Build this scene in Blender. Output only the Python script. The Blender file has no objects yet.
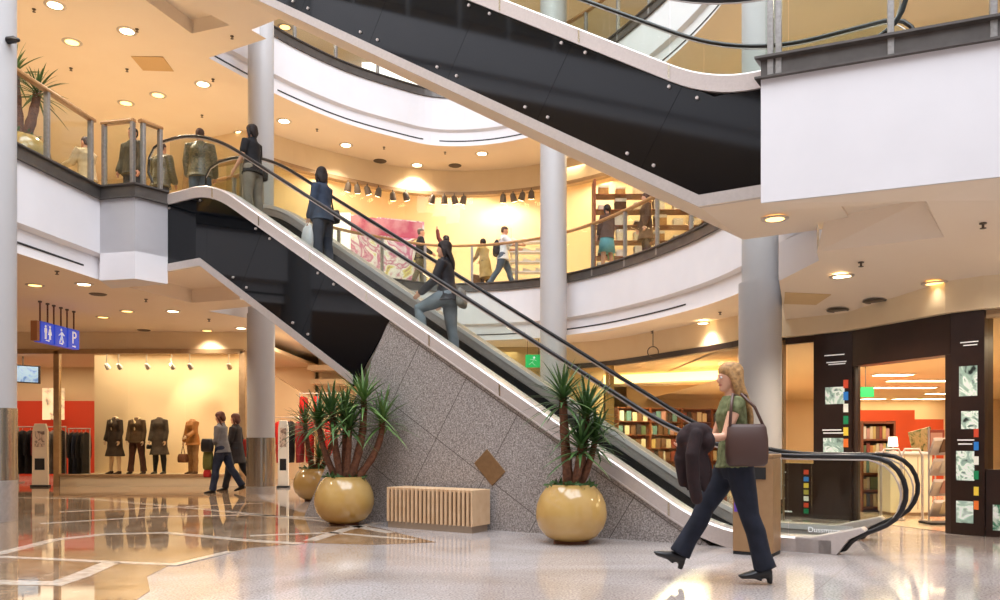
import bpy, math, random
from mathutils import Vector, Matrix
from mathutils.geometry import tessellate_polygon
R = random.Random(7)
SC = bpy.context.scene
COL = SC.collection
PI = math.pi
# ---------------------------------------------------------------- camera model and the escalator axes
FPX, HOR, CH = 800.0, 440.0, 1.15            # focal length in pixels, horizon row, eye height
def at(px, py, Y):                            # point at depth Y
    return Vector(((px-500)/FPX*Y, Y, CH+(HOR-py)/FPX*Y))
def atz(px, py, z):                           # point on a level plane
    return at(px, py, (z-CH)*FPX/(HOR-py))
def fl(px, py):                               # point on the floor
    return atz(px, py, 0.0)
O = Vector((2.19, 8.76, 0)); U = Vector((-.8434, .5373, 0)); N = Vector((.5373, .8434, 0))
def e(t, w, z): return O + U*t + N*w + Vector((0, 0, z))
def ep(px, py, w=0.0):                        # pixel on the escalator's upright plane at offset w -> (t, z)
    k = (px-500)/FPX; o = O + N*w
    t = (o.x-k*o.y)/(.8434+k*.5373); Y = o.y+.5373*t
    return t, CH+(HOR-py)/FPX*Y

# ---------------------------------------------------------------- objects
def setp(o, label=None, cat=None, group=None, kind=None):
    if label: o['label'] = label
    if cat: o['category'] = cat
    if group: o['group'] = group
    if kind: o['kind'] = kind
    return o
def thing(name, label, cat, loc=(0, 0, 0), rz=0, group=None, kind=None):
    o = bpy.data.objects.new(name, None); COL.objects.link(o)
    o.location = loc; o.rotation_euler = (0, 0, rz); o.empty_display_size = .1
    return setp(o, label, cat, group, kind)
def copy_tree(o, parent=None):
    c = o.copy(); COL.objects.link(c)
    if parent: c.parent = parent
    for ch in list(o.children): copy_tree(ch, c)
    return c
class MB:
    def __init__(s): s.v = []; s.f = []; s.uv = None
    def add(s, vs, fs):
        b = len(s.v); s.v += [Vector(v) for v in vs]; s.f += [tuple(b+i for i in f) for f in fs]; return s
    def box(s, x0, y0, z0, x1, y1, z1):
        v = [(x, y, z) for z in (z0, z1) for y in (y0, y1) for x in (x0, x1)]
        return s.add(v, [(0, 2, 3, 1), (4, 5, 7, 6), (0, 1, 5, 4), (2, 6, 7, 3), (0, 4, 6, 2), (1, 3, 7, 5)])
    def obox(s, c, ax, ay, az):               # centre and three half vectors
        c = Vector(c); ax = Vector(ax); ay = Vector(ay); az = Vector(az)
        v = [c+ax*i+ay*j+az*k for k in (-1, 1) for j in (-1, 1) for i in (-1, 1)]
        return s.add(v, [(0, 2, 3, 1), (4, 5, 7, 6), (0, 1, 5, 4), (2, 6, 7, 3), (0, 4, 6, 2), (1, 3, 7, 5)])
    def bar(s, a, b, w, h, up=(0, 0, 1)):     # rectangular bar from a to b
        a = Vector(a); b = Vector(b); d = (b-a); L = d.length; d.normalize()
        sx = d.cross(Vector(up))
        if sx.length < 1e-4: sx = d.cross(Vector((1, 0, 0)))
        sx.normalize(); sy = sx.cross(d).normalized()
        return s.obox((a+b)/2, sx*w/2, sy*h/2, d*L/2)
    def prism(s, poly, ext):                  # planar polygon (list of points) pushed along ext
        p = [Vector(q) for q in poly]; ext = Vector(ext); n = len(p)
        tri = tessellate_polygon([p])
        fs = [tuple(t) for t in tri] + [tuple(i+n for i in reversed(t)) for t in tri]
        fs += [(i, (i+1) % n, (i+1) % n+n, i+n) for i in range(n)]
        return s.add(p+[q+ext for q in p], fs)
    def poly(s, poly):
        p = [Vector(q) for q in poly]
        return s.add(p, [tuple(t) for t in tessellate_polygon([[Vector((q.x, q.y, 0)) for q in p]])])
    def loft(s, rings, caps=True):            # rings: lists of points, same count
        b = len(s.v); n = len(rings[0])
        for r in rings: s.v += [Vector(q) for q in r]
        for k in range(len(rings)-1):
            for i in range(n):
                j = (i+1) % n
                s.f.append((b+k*n+i, b+k*n+j, b+(k+1)*n+j, b+(k+1)*n+i))
        if caps:
            s.f.append(tuple(b+i for i in reversed(range(n))))
            s.f.append(tuple(b+(len(rings)-1)*n+i for i in range(n)))
        return s
    def tube(s, path, r, seg=10, round_ends=False, flat=1.0):
        path = [Vector(p) for p in path]; n = len(path)
        rr = list(r) if isinstance(r, (list, tuple)) else [r]*n
        if round_ends:
            d0 = (path[0]-path[1]).normalized(); d1 = (path[-1]-path[-2]).normalized()
            pre = [(path[0]+d0*rr[0]*math.sin(a), rr[0]*math.cos(a)) for a in (1.45, 1.0, .5)]
            post = [(path[-1]+d1*rr[-1]*math.sin(a), rr[-1]*math.cos(a)) for a in (.5, 1.0, 1.45)]
            path = [p for p, _ in pre]+path+[p for p, _ in post]; rr = [q for _, q in pre]+rr+[q for _, q in post]; n = len(path)
        rings = []; pn = None
        for i, p in enumerate(path):
            d = (path[min(i+1, n-1)]-path[max(i-1, 0)]).normalized()
            if pn is None:
                a = Vector((0, 0, 1)) if abs(d.z) < .9 else Vector((1, 0, 0))
                x = d.cross(a).normalized()
            else:
                x = (pn-d*pn.dot(d)); x = x.normalized() if x.length > 1e-5 else d.orthogonal().normalized()
            pn = x; y = d.cross(x)
            rings.append([p+x*math.cos(2*PI*k/seg)*rr[i]+y*math.sin(2*PI*k/seg)*rr[i]*flat for k in range(seg)])
        return s.loft(rings)
    def lathe(s, prof, c=(0, 0, 0), seg=32, caps=True):
        c = Vector(c)
        return s.loft([[c+Vector((r*math.cos(2*PI*k/seg), r*math.sin(2*PI*k/seg), z)) for k in range(seg)] for r, z in prof], caps)
    def ball(s, c, rx, ry=None, rz=None, seg=14, rot=None):
        ry = ry or rx; rz = rz or rx; c = Vector(c); M = rot or Matrix.Identity(3)
        rings = []
        for i in range(1, seg//2+3):
            a = -PI/2+PI*i/(seg//2+3)
            rings.append([c+M@Vector((rx*math.cos(a)*math.cos(2*PI*k/seg), ry*math.cos(a)*math.sin(2*PI*k/seg), rz*math.sin(a))) for k in range(seg)])
        return s.loft(rings)
    def sweep(s, pts, sec, closed_sec=True, caps=True):   # plan polyline pts [(x,y,zbase)], section [(out, dz)] on its left normal
        P = [Vector(p) for p in pts]; n = len(P); rings = []
        for i, p in enumerate(P):
            ds = []
            if i > 0: ds.append((P[i]-P[i-1]))
            if i < n-1: ds.append((P[i+1]-P[i]))
            ns = []
            for d in ds:
                d = Vector((d.x, d.y, 0)).normalized(); ns.append(Vector((-d.y, d.x, 0)))
            m = sum(ns, Vector((0, 0, 0))).normalized(); k = 1/max(.4, m.dot(ns[0]))
            rings.append([p+m*(a*k)+Vector((0, 0, z)) for a, z in sec])
        if closed_sec: return s.loft(rings, caps)
        b = len(s.v); q = len(sec)
        for r in rings: s.v += r
        for k in range(n-1):
            for i in range(q-1): s.f.append((b+k*q+i, b+k*q+i+1, b+(k+1)*q+i+1, b+(k+1)*q+i))
        return s
    def esweep(s, tz, sec):                   # path [(t,z)] on the escalator, section [(w,dz)]
        return s.loft([[e(t, w, z+dz) for w, dz in sec] for t, z in tz])
    def build(s, name, m, parent=None, smooth=False, label=None, cat=None, group=None, kind=None, bevel=0, remesh=0, uvf=None, sub=0, sm=4):
        me = bpy.data.meshes.new(name)
        off = Vector((0, 0, 0))
        rot = None
        if parent is not None:
            M = parent_matrix(parent).inverted(); vs = [M@v for v in s.v]
        else: vs = s.v
        me.from_pydata(vs, [], s.f)
        for mm in (m if isinstance(m, (list, tuple)) else [m]): me.materials.append(mm)
        if uvf:
            ul = me.uv_layers.new(name='UVMap')
            for lp in me.loops: ul.data[lp.index].uv = uvf(s.v[lp.vertex_index])
        o = bpy.data.objects.new(name, me); COL.objects.link(o)
        if parent is not None: o.parent = parent
        import bmesh
        bm = bmesh.new(); bm.from_mesh(me); bmesh.ops.recalc_face_normals(bm, faces=bm.faces); bm.to_mesh(me); bm.free()
        if bevel:
            b = o.modifiers.new('bevel', 'BEVEL'); b.width = bevel; b.segments = 2; b.limit_method = 'ANGLE'; b.angle_limit = .7
        if remesh:
            q = o.modifiers.new('fuse', 'REMESH'); q.mode = 'VOXEL'; q.voxel_size = remesh; q.use_smooth_shade = True
            q2 = o.modifiers.new('soften', 'SMOOTH'); q2.factor = .5; q2.iterations = sm
        if sub:
            q = o.modifiers.new('sub', 'SUBSURF'); q.levels = sub; q.render_levels = sub
        if smooth:
            for p in me.polygons: p.use_smooth = True
            if smooth != 'all': me.set_sharp_from_angle(angle=math.radians(40))
        return setp(o, label, cat, group, kind)
def parent_matrix(p):
    M = Matrix.LocRotScale(p.location, p.rotation_euler, p.scale)
    return (parent_matrix(p.parent) @ M) if p.parent else M
def struct(name, mb, m, label=None, **k):
    return mb.build(name, m, None, kind='structure', label=label, **k)

# ---------------------------------------------------------------- materials
def _s(c): # sRGB 0-255 -> linear
    return tuple((x/255/12.92 if x <= 10 else ((x/255+.055)/1.055)**2.4) for x in c)+(1,)
def mat(name, rgb, rough=.5, metal=0, noise=None, bump=0, emit=0, spec=.5, coat=0, ergb=None):
    m = bpy.data.materials.new(name); m.use_nodes = True
    nt = m.node_tree; b = nt.nodes['Principled BSDF']; L = nt.links
    b.inputs['Base Color'].default_value = _s(rgb); b.inputs['Roughness'].default_value = rough
    b.inputs['Metallic'].default_value = metal; b.inputs['Specular IOR Level'].default_value = spec
    b.inputs['Coat Weight'].default_value = coat; b.inputs['Coat Roughness'].default_value = .05
    if emit:
        b.inputs['Emission Color'].default_value = _s(ergb or rgb); b.inputs['Emission Strength'].default_value = emit
    if noise:                                  # (scale, other rgb, contrast)
        tc = nt.nodes.new('ShaderNodeTexCoord'); nz = nt.nodes.new('ShaderNodeTexNoise'); cr = nt.nodes.new('ShaderNodeValToRGB')
        nz.inputs['Scale'].default_value = noise[0]; nz.inputs['Detail'].default_value = 4
        c = noise[2] if len(noise) > 2 else .2
        cr.color_ramp.elements[0].position = .5-c; cr.color_ramp.elements[1].position = .5+c
        cr.color_ramp.elements[0].color = _s(rgb); cr.color_ramp.elements[1].color = _s(noise[1])
        L.new(tc.outputs['Object'], nz.inputs['Vector']); L.new(nz.outputs['Fac'], cr.inputs['Fac']); L.new(cr.outputs['Color'], b.inputs['Base Color'])
        if bump:
            bp = nt.nodes.new('ShaderNodeBump'); bp.inputs['Strength'].default_value = bump; bp.inputs['Distance'].default_value = .01
            L.new(nz.outputs['Fac'], bp.inputs['Height']); L.new(bp.outputs['Normal'], b.inputs['Normal'])
    return m
def glass(name, tint=(240, 247, 242), refl=1.0):
    m = bpy.data.materials.new(name); m.use_nodes = True; nt = m.node_tree; nt.nodes.clear(); L = nt.links
    out = nt.nodes.new('ShaderNodeOutputMaterial'); mix = nt.nodes.new('ShaderNodeMixShader')
    tr = nt.nodes.new('ShaderNodeBsdfTransparent'); gl = nt.nodes.new('ShaderNodeBsdfGlossy'); fr = nt.nodes.new('ShaderNodeFresnel')
    mul = nt.nodes.new('ShaderNodeMath'); mul.operation = 'MULTIPLY'; mul.inputs[1].default_value = refl
    tr.inputs['Color'].default_value = _s(tint); gl.inputs['Roughness'].default_value = .02; fr.inputs['IOR'].default_value = 1.45
    ge = nt.nodes.new('ShaderNodeNewGeometry'); inv = nt.nodes.new('ShaderNodeMath'); inv.operation = 'SUBTRACT'; inv.inputs[0].default_value = 1.0
    m2 = nt.nodes.new('ShaderNodeMath'); m2.operation = 'MULTIPLY'          # the pane's far face reflects nothing more
    L.new(ge.outputs['Backfacing'], inv.inputs[1]); L.new(fr.outputs[0], mul.inputs[0]); L.new(mul.outputs[0], m2.inputs[0]); L.new(inv.outputs[0], m2.inputs[1]); L.new(m2.outputs[0], mix.inputs[0]); L.new(tr.outputs[0], mix.inputs[1]); L.new(gl.outputs[0], mix.inputs[2]); L.new(mix.outputs[0], out.inputs[0])
    return m
def granite(name, base, dark, light, rough, tile=None, uv=False, seam=(120, 112, 108), scale=70, patch=None, spec=.5):
    m = mat(name, base, rough, spec=spec); nt = m.node_tree; L = nt.links; b = nt.nodes['Principled BSDF']
    tc = nt.nodes.new('ShaderNodeTexCoord'); src = tc.outputs['Object']
    nz = nt.nodes.new('ShaderNodeTexNoise'); nz.inputs['Scale'].default_value = scale; nz.inputs['Detail'].default_value = 3
    L.new(src, nz.inputs['Vector'])
    cr = nt.nodes.new('ShaderNodeValToRGB'); el = cr.color_ramp.elements
    el[0].position = .33; el[0].color = _s(dark); el[1].position = .68; el[1].color = _s(light)
    q = el.new(.5); q.color = _s(base)
    L.new(nz.outputs['Fac'], cr.inputs['Fac']); col = cr.outputs['Color']
    if patch:
        n2 = nt.nodes.new('ShaderNodeTexNoise'); n2.inputs['Scale'].default_value = patch[0]; n2.inputs['Detail'].default_value = 5; n2.inputs['Distortion'].default_value = patch[2]
        L.new(src, n2.inputs['Vector']); c2 = nt.nodes.new('ShaderNodeValToRGB'); c2.color_ramp.elements[0].position = .35; c2.color_ramp.elements[1].position = .65
        c2.color_ramp.elements[0].color = (1, 1, 1, 1); c2.color_ramp.elements[1].color = _s(patch[1])
        L.new(n2.outputs['Fac'], c2.inputs['Fac']); mx = nt.nodes.new('ShaderNodeMixRGB'); mx.blend_type = 'MULTIPLY'; mx.inputs[0].default_value = 1
        L.new(col, mx.inputs[1]); L.new(c2.outputs['Color'], mx.inputs[2]); col = mx.outputs[0]
    if tile:
        br = nt.nodes.new('ShaderNodeTexBrick'); br.offset = tile[3] if len(tile) > 3 else 0; br.inputs['Scale'].default_value = 1
        br.inputs['Brick Width'].default_value = tile[0]; br.inputs['Row Height'].default_value = tile[1]; br.inputs['Mortar Size'].default_value = .006
        br.inputs['Mortar Smooth'].default_value = .3
        mp = nt.nodes.new('ShaderNodeMapping'); mp.inputs['Rotation'].default_value = (0, 0, tile[2])
        L.new(tc.outputs['UV'] if uv else src, mp.inputs['Vector']); L.new(mp.outputs[0], br.inputs['Vector'])
        mx = nt.nodes.new('ShaderNodeMixRGB'); L.new(br.outputs['Fac'], mx.inputs[0]); L.new(col, mx.inputs[1]); mx.inputs[2].default_value = _s(seam); col = mx.outputs[0]
    L.new(col, b.inputs['Base Color'])
    return m
def picture(name, cols, scale=3, emit=0, dist=1.5):   # blurred printed picture
    m = mat(name, cols[0], .4); nt = m.node_tree; L = nt.links; b = nt.nodes['Principled BSDF']
    tc = nt.nodes.new('ShaderNodeTexCoord'); nz = nt.nodes.new('ShaderNodeTexNoise'); nz.inputs['Scale'].default_value = scale; nz.inputs['Distortion'].default_value = dist; nz.inputs['Detail'].default_value = 3
    cr = nt.nodes.new('ShaderNodeValToRGB'); cr.color_ramp.interpolation = 'EASE'
    while len(cr.color_ramp.elements) < len(cols): cr.color_ramp.elements.new(.5)
    for i, c in enumerate(cols):
        cr.color_ramp.elements[i].position = .3+.4*i/max(1, len(cols)-1); cr.color_ramp.elements[i].color = _s(c)
    L.new(tc.outputs['Object'], nz.inputs['Vector']); L.new(nz.outputs['Fac'], cr.inputs['Fac']); L.new(cr.outputs['Color'], b.inputs['Base Color'])
    if emit: L.new(cr.outputs['Color'], b.inputs['Emission Color']); b.inputs['Emission Strength'].default_value = emit
    return m
M = {}
M['ceil'] = mat('ceiling_warm_lit', (244, 228, 208), .75, noise=(1.5, (242, 225, 204)))  # white paint, with the warm tint of the lamplight put into its colour
M['white'] = mat('white_plaster', (232, 228, 230), .6, noise=(2, (228, 224, 226)))
M['cream'] = mat('cream_plaster', (238, 218, 184), .7, noise=(2, (234, 212, 176)))
M['slit'] = mat('dark_slot', (38, 36, 36), .6)
M['channel'] = mat('bronze_channel', (104, 98, 94), .42, .5, noise=(6, (92, 86, 82)))
M['post'] = mat('brushed_post', (172, 166, 162), .38, .7, noise=(30, (150, 146, 142)))
M['wood'] = mat('handrail_wood', (178, 134, 88), .4, noise=(14, (160, 114, 70)))
M['steel'] = mat('brushed_steel', (218, 206, 200), .3, .4, noise=(40, (206, 194, 188), .3))
M['steel2'] = mat('satin_steel', (208, 198, 192), .34, .4, noise=(25, (194, 184, 178), .3))
M['column'] = mat('column_paint', (186, 183, 183), .45, noise=(1.2, (180, 177, 177)))
M['colsteel'] = mat('column_steel', (178, 168, 154), .2, .85, noise=(3, (168, 158, 144)))
M['plinth'] = mat('column_plinth', (186, 180, 176), .3, .5, noise=(20, (170, 164, 160)))
M['black'] = mat('black_glass', (8, 11, 16), .06, spec=.38)
M['rubber'] = mat('handrail_rubber', (22, 20, 22), .35, noise=(20, (30, 27, 28)))
M['step'] = mat('step_metal', (70, 68, 68), .4, .6, noise=(40, (48, 47, 48)))
M['dark'] = mat('dark_gap', (24, 22, 22), .6)
M['glass'] = glass('balustrade_glass', (246, 249, 246), 1.0)
M['sglass'] = glass('shop_glass', (247, 248, 244), .7)
M['mirror'] = mat('reflector', (235, 225, 205), .15, .9)
M['lamp'] = mat('lamp_lens', (255, 240, 210), .4, emit=14, ergb=(255, 226, 176))
M['lampdim'] = mat('lamp_lens_amber', (255, 214, 140), .4, emit=3.5, ergb=(255, 205, 120))
M['lampoff'] = mat('lamp_off', (92, 78, 64), .5)
M['floor'] = granite('floor_granite', (186, 178, 175), (150, 142, 139), (206, 199, 196), .10, tile=(1.2, 1.2, .56), seam=(168, 156, 150), scale=55, patch=(.35, (222, 212, 204), 2.0))
M['brown'] = granite('brown_marble', (158, 134, 110), (134, 110, 90), (178, 154, 128), .045, scale=9, patch=(.5, (205, 186, 166), 2.5), spec=.7)
M['vein'] = granite('pale_marble_strip', (206, 190, 172), (188, 170, 152), (222, 208, 192), .06, scale=14)
M['granite'] = granite('wall_granite', (154, 146, 142), (116, 108, 104), (192, 184, 180), .22, tile=(.92, .92, 0), uv=True, seam=(98, 90, 86), scale=62)
M['shopfloor'] = granite('shop_floor', (226, 204, 172), (208, 184, 150), (240, 222, 194), .08, scale=20)
# ================================================================ the building
def catmull(pts, k=6):
    P = [Vector(p) for p in pts]; out = []
    for i in range(len(P)-1):
        a = P[max(i-1, 0)]; b = P[i]; c = P[i+1]; d = P[min(i+2, len(P)-1)]
        for j in range(k):
            t = j/k
            out.append(.5*((2*b)+(c-a)*t+(2*a-5*b+4*c-d)*t*t+(3*b-a-3*c+d)*t**3))
    out.append(P[-1]); return out
A3 = (-6.75, 13.5); B3 = (-6.08, 13.33); C3 = (-5.73, 13.8)
LEFT = [C3, B3, A3, (-6.98, 11.5), (-7.55, 11.2), (-7.75, -9.0)]                       # open side on the left hand when walking this way
ARC0 = [(3.9, 9.9, 3.58), (4.12, 10.8, 3.6), (4.2, 12.2, 3.66), (4.18, 13.6, 3.7), (4.0, 15.1, 3.73), (3.62, 16.6, 3.76), (3.1, 17.95, 3.78),
        (2.4, 19.35, 3.8), (1.5, 20.55, 3.82), (.4, 21.35, 3.84), (-.75, 21.75, 3.85), (-1.85, 21.7, 3.85), (-2.75, 21.15, 3.85), (-3.85, 20.25, 3.85),
        (-4.75, 19.15, 3.85), (-5.35, 18.2, 3.85), (-6.1, 16.75, 3.85)]
ARC = catmull(ARC0, 5)
STUB = [Vector((-6.1, 16.75, 3.85)), Vector((-4.66, 15.95, 3.85)), Vector((-4.99, 15.35, 3.85))]
def zed(pts, z): return [Vector((p[0], p[1], z)) for p in pts]
# ---- floor
f = MB(); f.poly([(-24, -26, 0), (24, -26, 0), (24, 31, 0), (-24, 31, 0)])
struct('floor', f, M['floor'], 'polished pale granite floor of the hall with brown marble inlays')
def inlay(i, px, z, m, label):
    g = MB(); g.prism([fl(*p) for p in px], (0, 0, z)); struct('trim_%d' % i, g, m, label)
inlay(1, [(-380, 640), (118, 640), (135, 601), (150, 591), (147, 577), (168, 566), (250, 548), (310, 543), (372, 545), (436, 542.5), (405, 535), (383, 529), (352, 522), (300, 512), (262, 500), (250, 486.5), (-330, 486.5)], .004, M['brown'],
      'brown marble field in the floor in front of the lit display window')
def strip(i, pts, w):
    P = [fl(*p) for p in pts]; g = MB(); g.sweep([(p.x, p.y, 0) for p in P], [(-w, .003), (-w, .007), (w, .007), (w, .003)])
    struct('trim_%d' % i, g, M['vein'], 'pale marble line crossing the brown floor field')
for i, (pts, w) in enumerate([([(-60, 562), (0, 554), (55, 540), (105, 534.5), (165, 533), (250, 541), (300, 544)], .07), ([(-60, 555), (40, 559), (100, 562), (175, 565), (230, 552)], .05),
                              ([(-60, 582), (57, 584), (78, 577), (106, 565), (112, 563)], .09), ([(-20, 497), (90, 499), (200, 509), (330, 522), (390, 533)], .07),
                              ([(60, 512), (180, 507), (262, 503)], .05), ([(40, 524), (150, 517), (250, 515), (380, 521)], .06), ([(310, 541), (345, 530), (378, 523)], .08), ([(250, 536), (330, 533), (415, 540)], .05)]):
    strip(2+i, pts, w)
# ---- ceilings of the ground floor
c = MB()
loop = [(-20, -9, 3.85), (-7.75, -9, 3.85), (-7.55, 11.2, 3.85), (-6.98, 11.5, 3.85), A3+(3.85,), B3+(3.85,), C3+(3.85,), (-6.6, 14.05, 3.85), (-6.07, 15.75, 3.85), (-4.99, 15.35, 3.85), (-4.66, 15.95, 3.85)]
loop += [tuple(p) for p in reversed(ARC)]
loop = loop[:-12] + [(4.2, 12.2, 3.66), (4.45, 12.75, 3.66), (5.05, 11.45, 3.66), (5.6, 9.86, 3.66), (8, 8.05, 3.66), (20, 2.2, 3.66), (20, 31, 3.85), (-20, 31, 3.85)]
c.poly(loop); struct('ceiling', c, M['ceil'], 'ceiling of the ground floor around the curved opening, tinted with painted warm lamplight')
c = MB(); hole = [C3, (-6.6, 14.05), (-6.07, 15.75), (-4.99, 15.35)]
for a, b in zip(hole[:-1], hole[1:]): c.add([(a[0], a[1], 3.85), (b[0], b[1], 3.85), (b[0], b[1], 4.12), (a[0], a[1], 4.12)], [(0, 1, 2, 3)])
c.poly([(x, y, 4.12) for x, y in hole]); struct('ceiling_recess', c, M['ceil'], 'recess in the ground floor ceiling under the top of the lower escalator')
ZR = 3.58
MC = Vector((-.75, -.66, 0)); QC = Vector((4.34, 12.15, 0))
def zc(x, y): return min(ZR, 2.93+.2*(Vector((x, y, 0))-QC).dot(MC))
def cp(px, py):                                # pixel on the sloping right-hand ceiling
    r = Vector(((px-500)/FPX, 1, (HOR-py)/FPX)); n_ = Vector((.2*MC.x, .2*MC.y, -1)); d0 = 2.93-.2*QC.dot(MC)
    t = (CH-d0)/(r.x*n_.x+r.y*n_.y+r.z*n_.z)*1.0; t = (-d0+CH)/(n_.x*r.x+n_.y*r.y-r.z)
    return Vector((r.x*t, r.y*t, CH+r.z*t))
outr = [(4.34, 12.15), (5.05, 11.42), (5.56, 9.82), (5.8, 9.5), (8, 7.98), (12, 4.98)]
q1, q2, q3 = cp(926, 201), cp(944, 237), cp(817, 252); e1, e2 = cp(819, 260.5), cp(779, 281)
c = MB(); lp = [(2.68, 8.22, ZR), (4.63, 7.4, ZR), (12, 4.3, ZR)]+[(x, y, zc(x, y)) for x, y in reversed(outr)]+[tuple(e2), tuple(e1), tuple(q3), tuple(q2), tuple(q1), (2.86, 8.5, ZR)]
c.poly(lp)
ZT = ZR+.16; q1t, q2t, q3t = [Vector((p.x, p.y, ZT))+o for p, o in ((q1, Vector((-.1, .1, 0))), (q2, Vector((-.2, -.05, 0))), (q3, Vector((.05, -.1, 0))))]
for a, b, at_, bt in ((q3, q2, q3t, q2t), (q2, q1, q2t, q1t)): c.add([a, b, bt, at_], [(0, 1, 2, 3)])
c.add([q1, (2.86, 8.5, ZR), (2.86, 8.5, ZT), q1t], [(0, 1, 2, 3)]); c.poly([q3t, q2t, q1t, (2.86, 8.5, ZT)])
struct('ceiling_right', c, M['ceil'], 'ceiling tinted with painted lamplight, sloping down to the dark shop entrance on the right')
g = MB()
for a, b in ((q3, e1), (e1, e2), (e2, Vector(outr[0]+(zc(*outr[0]),)))): g.prism([a, b, Vector((b.x, b.y, 3.75)), Vector((a.x, a.y, 3.75))], N*.03)
struct('trim_46', g, M['white'], 'white return at the end of the curved fascia by the thick column')
# ---- upper storeys
c = MB()
loop = [(-20, -9, 9.15), (-7.75, -9, 9.15), (-7.55, 11.2, 9.15), (-6.98, 11.5, 9.15)] + [p+(9.15,) for p in (A3, B3, C3)] + [(-6.6, 14.05, 9.15), (-6.07, 15.75, 9.15), (-4.99, 15.35, 9.15), (-4.66, 15.95, 9.15)]
loop += zed(reversed(ARC), 9.15) + [(20, 4, 9.15), (20, 31, 9.15), (-20, 31, 9.15)]
c.poly(loop); struct('ceiling_upper', c, M['ceil'], 'ceiling of the upper floor around the curved opening, tinted with painted warm lamplight')
c = MB()
for a, b in zip(hole[:-1], hole[1:]): c.add([(a[0], a[1], 9.15), (b[0], b[1], 9.15), (b[0], b[1], 9.42), (a[0], a[1], 9.42)], [(0, 1, 2, 3)])
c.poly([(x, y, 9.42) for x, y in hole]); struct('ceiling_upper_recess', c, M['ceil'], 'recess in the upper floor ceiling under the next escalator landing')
up = MB(); up.poly([(-20, -9, 5.36), (-7.75, -9, 5.36), (-7.55, 11.2, 5.36), (-6.98, 11.5, 5.36)] + [p+(5.36,) for p in (A3, B3, C3)] + [(-4.99, 15.35, 5.36), (-4.66, 15.95, 5.36)] + zed(reversed(ARC), 5.36)[:-8] + [(20, 13, 5.36), (20, 31, 5.36), (-20, 31, 5.36)])
struct('floor_upper', up, M['shopfloor'], 'floor of the upper storey')
up = MB(); up.poly([(2.7, 8.26, 4.9), (4.65, 7.44, 4.9), (12, 4.4, 4.9), (12, 12.9, 4.9), (4.2, 12.2, 4.9), (3.9, 9.9, 4.9)])
struct('floor_upper_right', up, M['shopfloor'], 'floor of the upper storey landing on the right')
up = MB(); up.poly([(-20, -9, 10.6), (-7.75, -9, 10.6), (-7.55, 11.2, 10.6), (-6.98, 11.5, 10.6)] + [p+(10.6,) for p in (A3, B3, C3)] + [(-4.99, 15.35, 10.6), (-4.66, 15.95, 10.6)] + zed(reversed(ARC), 10.6) + [(20, 4, 10.6), (20, 31, 10.6), (-20, 31, 10.6)])
struct('floor_top', up, M['shopfloor'], 'floor of the top storey')
c = MB(); c.poly([(-20, -9, 14.3), (-7.75, -9, 14.3), (-7.55, 11.2, 14.3), (-6.98, 11.5, 14.3), (-6.1, 16.75, 14.3)] + zed(reversed(ARC), 14.3)[1:] + [(20, 4, 14.3), (20, 31, 14.3), (-20, 31, 14.3)])
struct('ceiling_top', c, M['ceil'], 'ceiling of the top storey, tinted with painted warm lamplight')
# ---- white fascias, slot lines and bronze channels
def fascia(i, pts, H, what, lip=.40):
    g = MB(); g.sweep(pts, [(-.3, .006), (-.09, .006), (-.09, lip), (0, lip+.05), (0, H), (-.3, H)]); struct('trim_%d' % i, g, M['white'], 'white curved fascia '+what)
    return g
def channel(i, pts, H, what):
    g = MB(); g.sweep(pts, [(.05, H), (.05, H+.02), (.01, H+.035), (.01, H+.195), (.05, H+.21), (.05, H+.235), (-.3, H+.235), (-.3, H)])
    struct('trim_%d' % i, g, M['channel'], 'bronze metal edge channel '+what)
def slot(i, pts, z, what):
    g = MB(); g.sweep(pts, [(-.09, z), (-.082, z), (-.082, z+.03), (-.09, z+.03)]); struct('trim_%d' % i, g, M['slit'], 'dark slot line '+what)
fascia(20, zed(LEFT, 3.85), 1.35, 'of the balcony on the left'); channel(21, zed(LEFT, 3.85), 1.35, 'of the balcony on the left')
slot(22, zed([(-6.79, 13.2), (-6.97, 11.55)], 3.85), .17, 'under the balcony on the left')
g = MB(); g.prism([(x, y, 3.84) for x, y in (A3, B3, C3, (-6.9, 14.2))], (0, 0, 1.36)); struct('trim_23', g, M['white'], 'white box at the top of the lower escalator')
fascia(24, ARC, 1.33, 'of the upper storey, sweeping round the hall'); channel(25, ARC, 1.33, 'of the upper storey, sweeping round the hall')
slot(26, ARC[44:58], .15, 'in the curved fascia, middle'); slot(27, ARC[24:42], .15, 'in the curved fascia, right'); slot(28, ARC[3:9], .15, 'in the curved fascia by the right pillar')
slot(29, ARC[66:74], .15, 'in the curved fascia, left')
fascia(30, STUB, 1.33, 'of the short return by the lower escalator'); channel(31, STUB, 1.33, 'of the short return by the lower escalator')
A3b = zed(ARC, 9.15)
fascia(32, A3b, 1.3, 'of the top storey, sweeping round the hall'); channel(33, A3b, 1.3, 'of the top storey, sweeping round the hall')
slot(34, A3b[44:55], .15, 'in the top fascia, right'); slot(35, A3b[56:74], .15, 'in the top fascia, middle'); slot(36, A3b[76:80], .15, 'in the top fascia, left'); slot(38, A3b[18:34], .15, 'in the top fascia, far right')
fascia(37, zed(STUB, 9.15), 1.3, 'of the short return at the top'); fascia(39, zed(LEFT, 9.15), 1.3, 'of the top storey on the left')
RF = [(3.86, 9.88, ZR), (2.68, 8.22, ZR)]; RF2 = [(2.68, 8.22, ZR), (4.63, 7.4, ZR), (12, 4.3, ZR)]
g = MB(); g.prism([(2.68, 8.22, ZR+.006), (12, 4.3, ZR+.006), (12, 4.6, ZR+.006), (2.92, 8.42, ZR+.006)], (0, 0, 1.27)); struct('trim_40', g, M['white'], 'plain white fascia of the landing at upper right')
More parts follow.
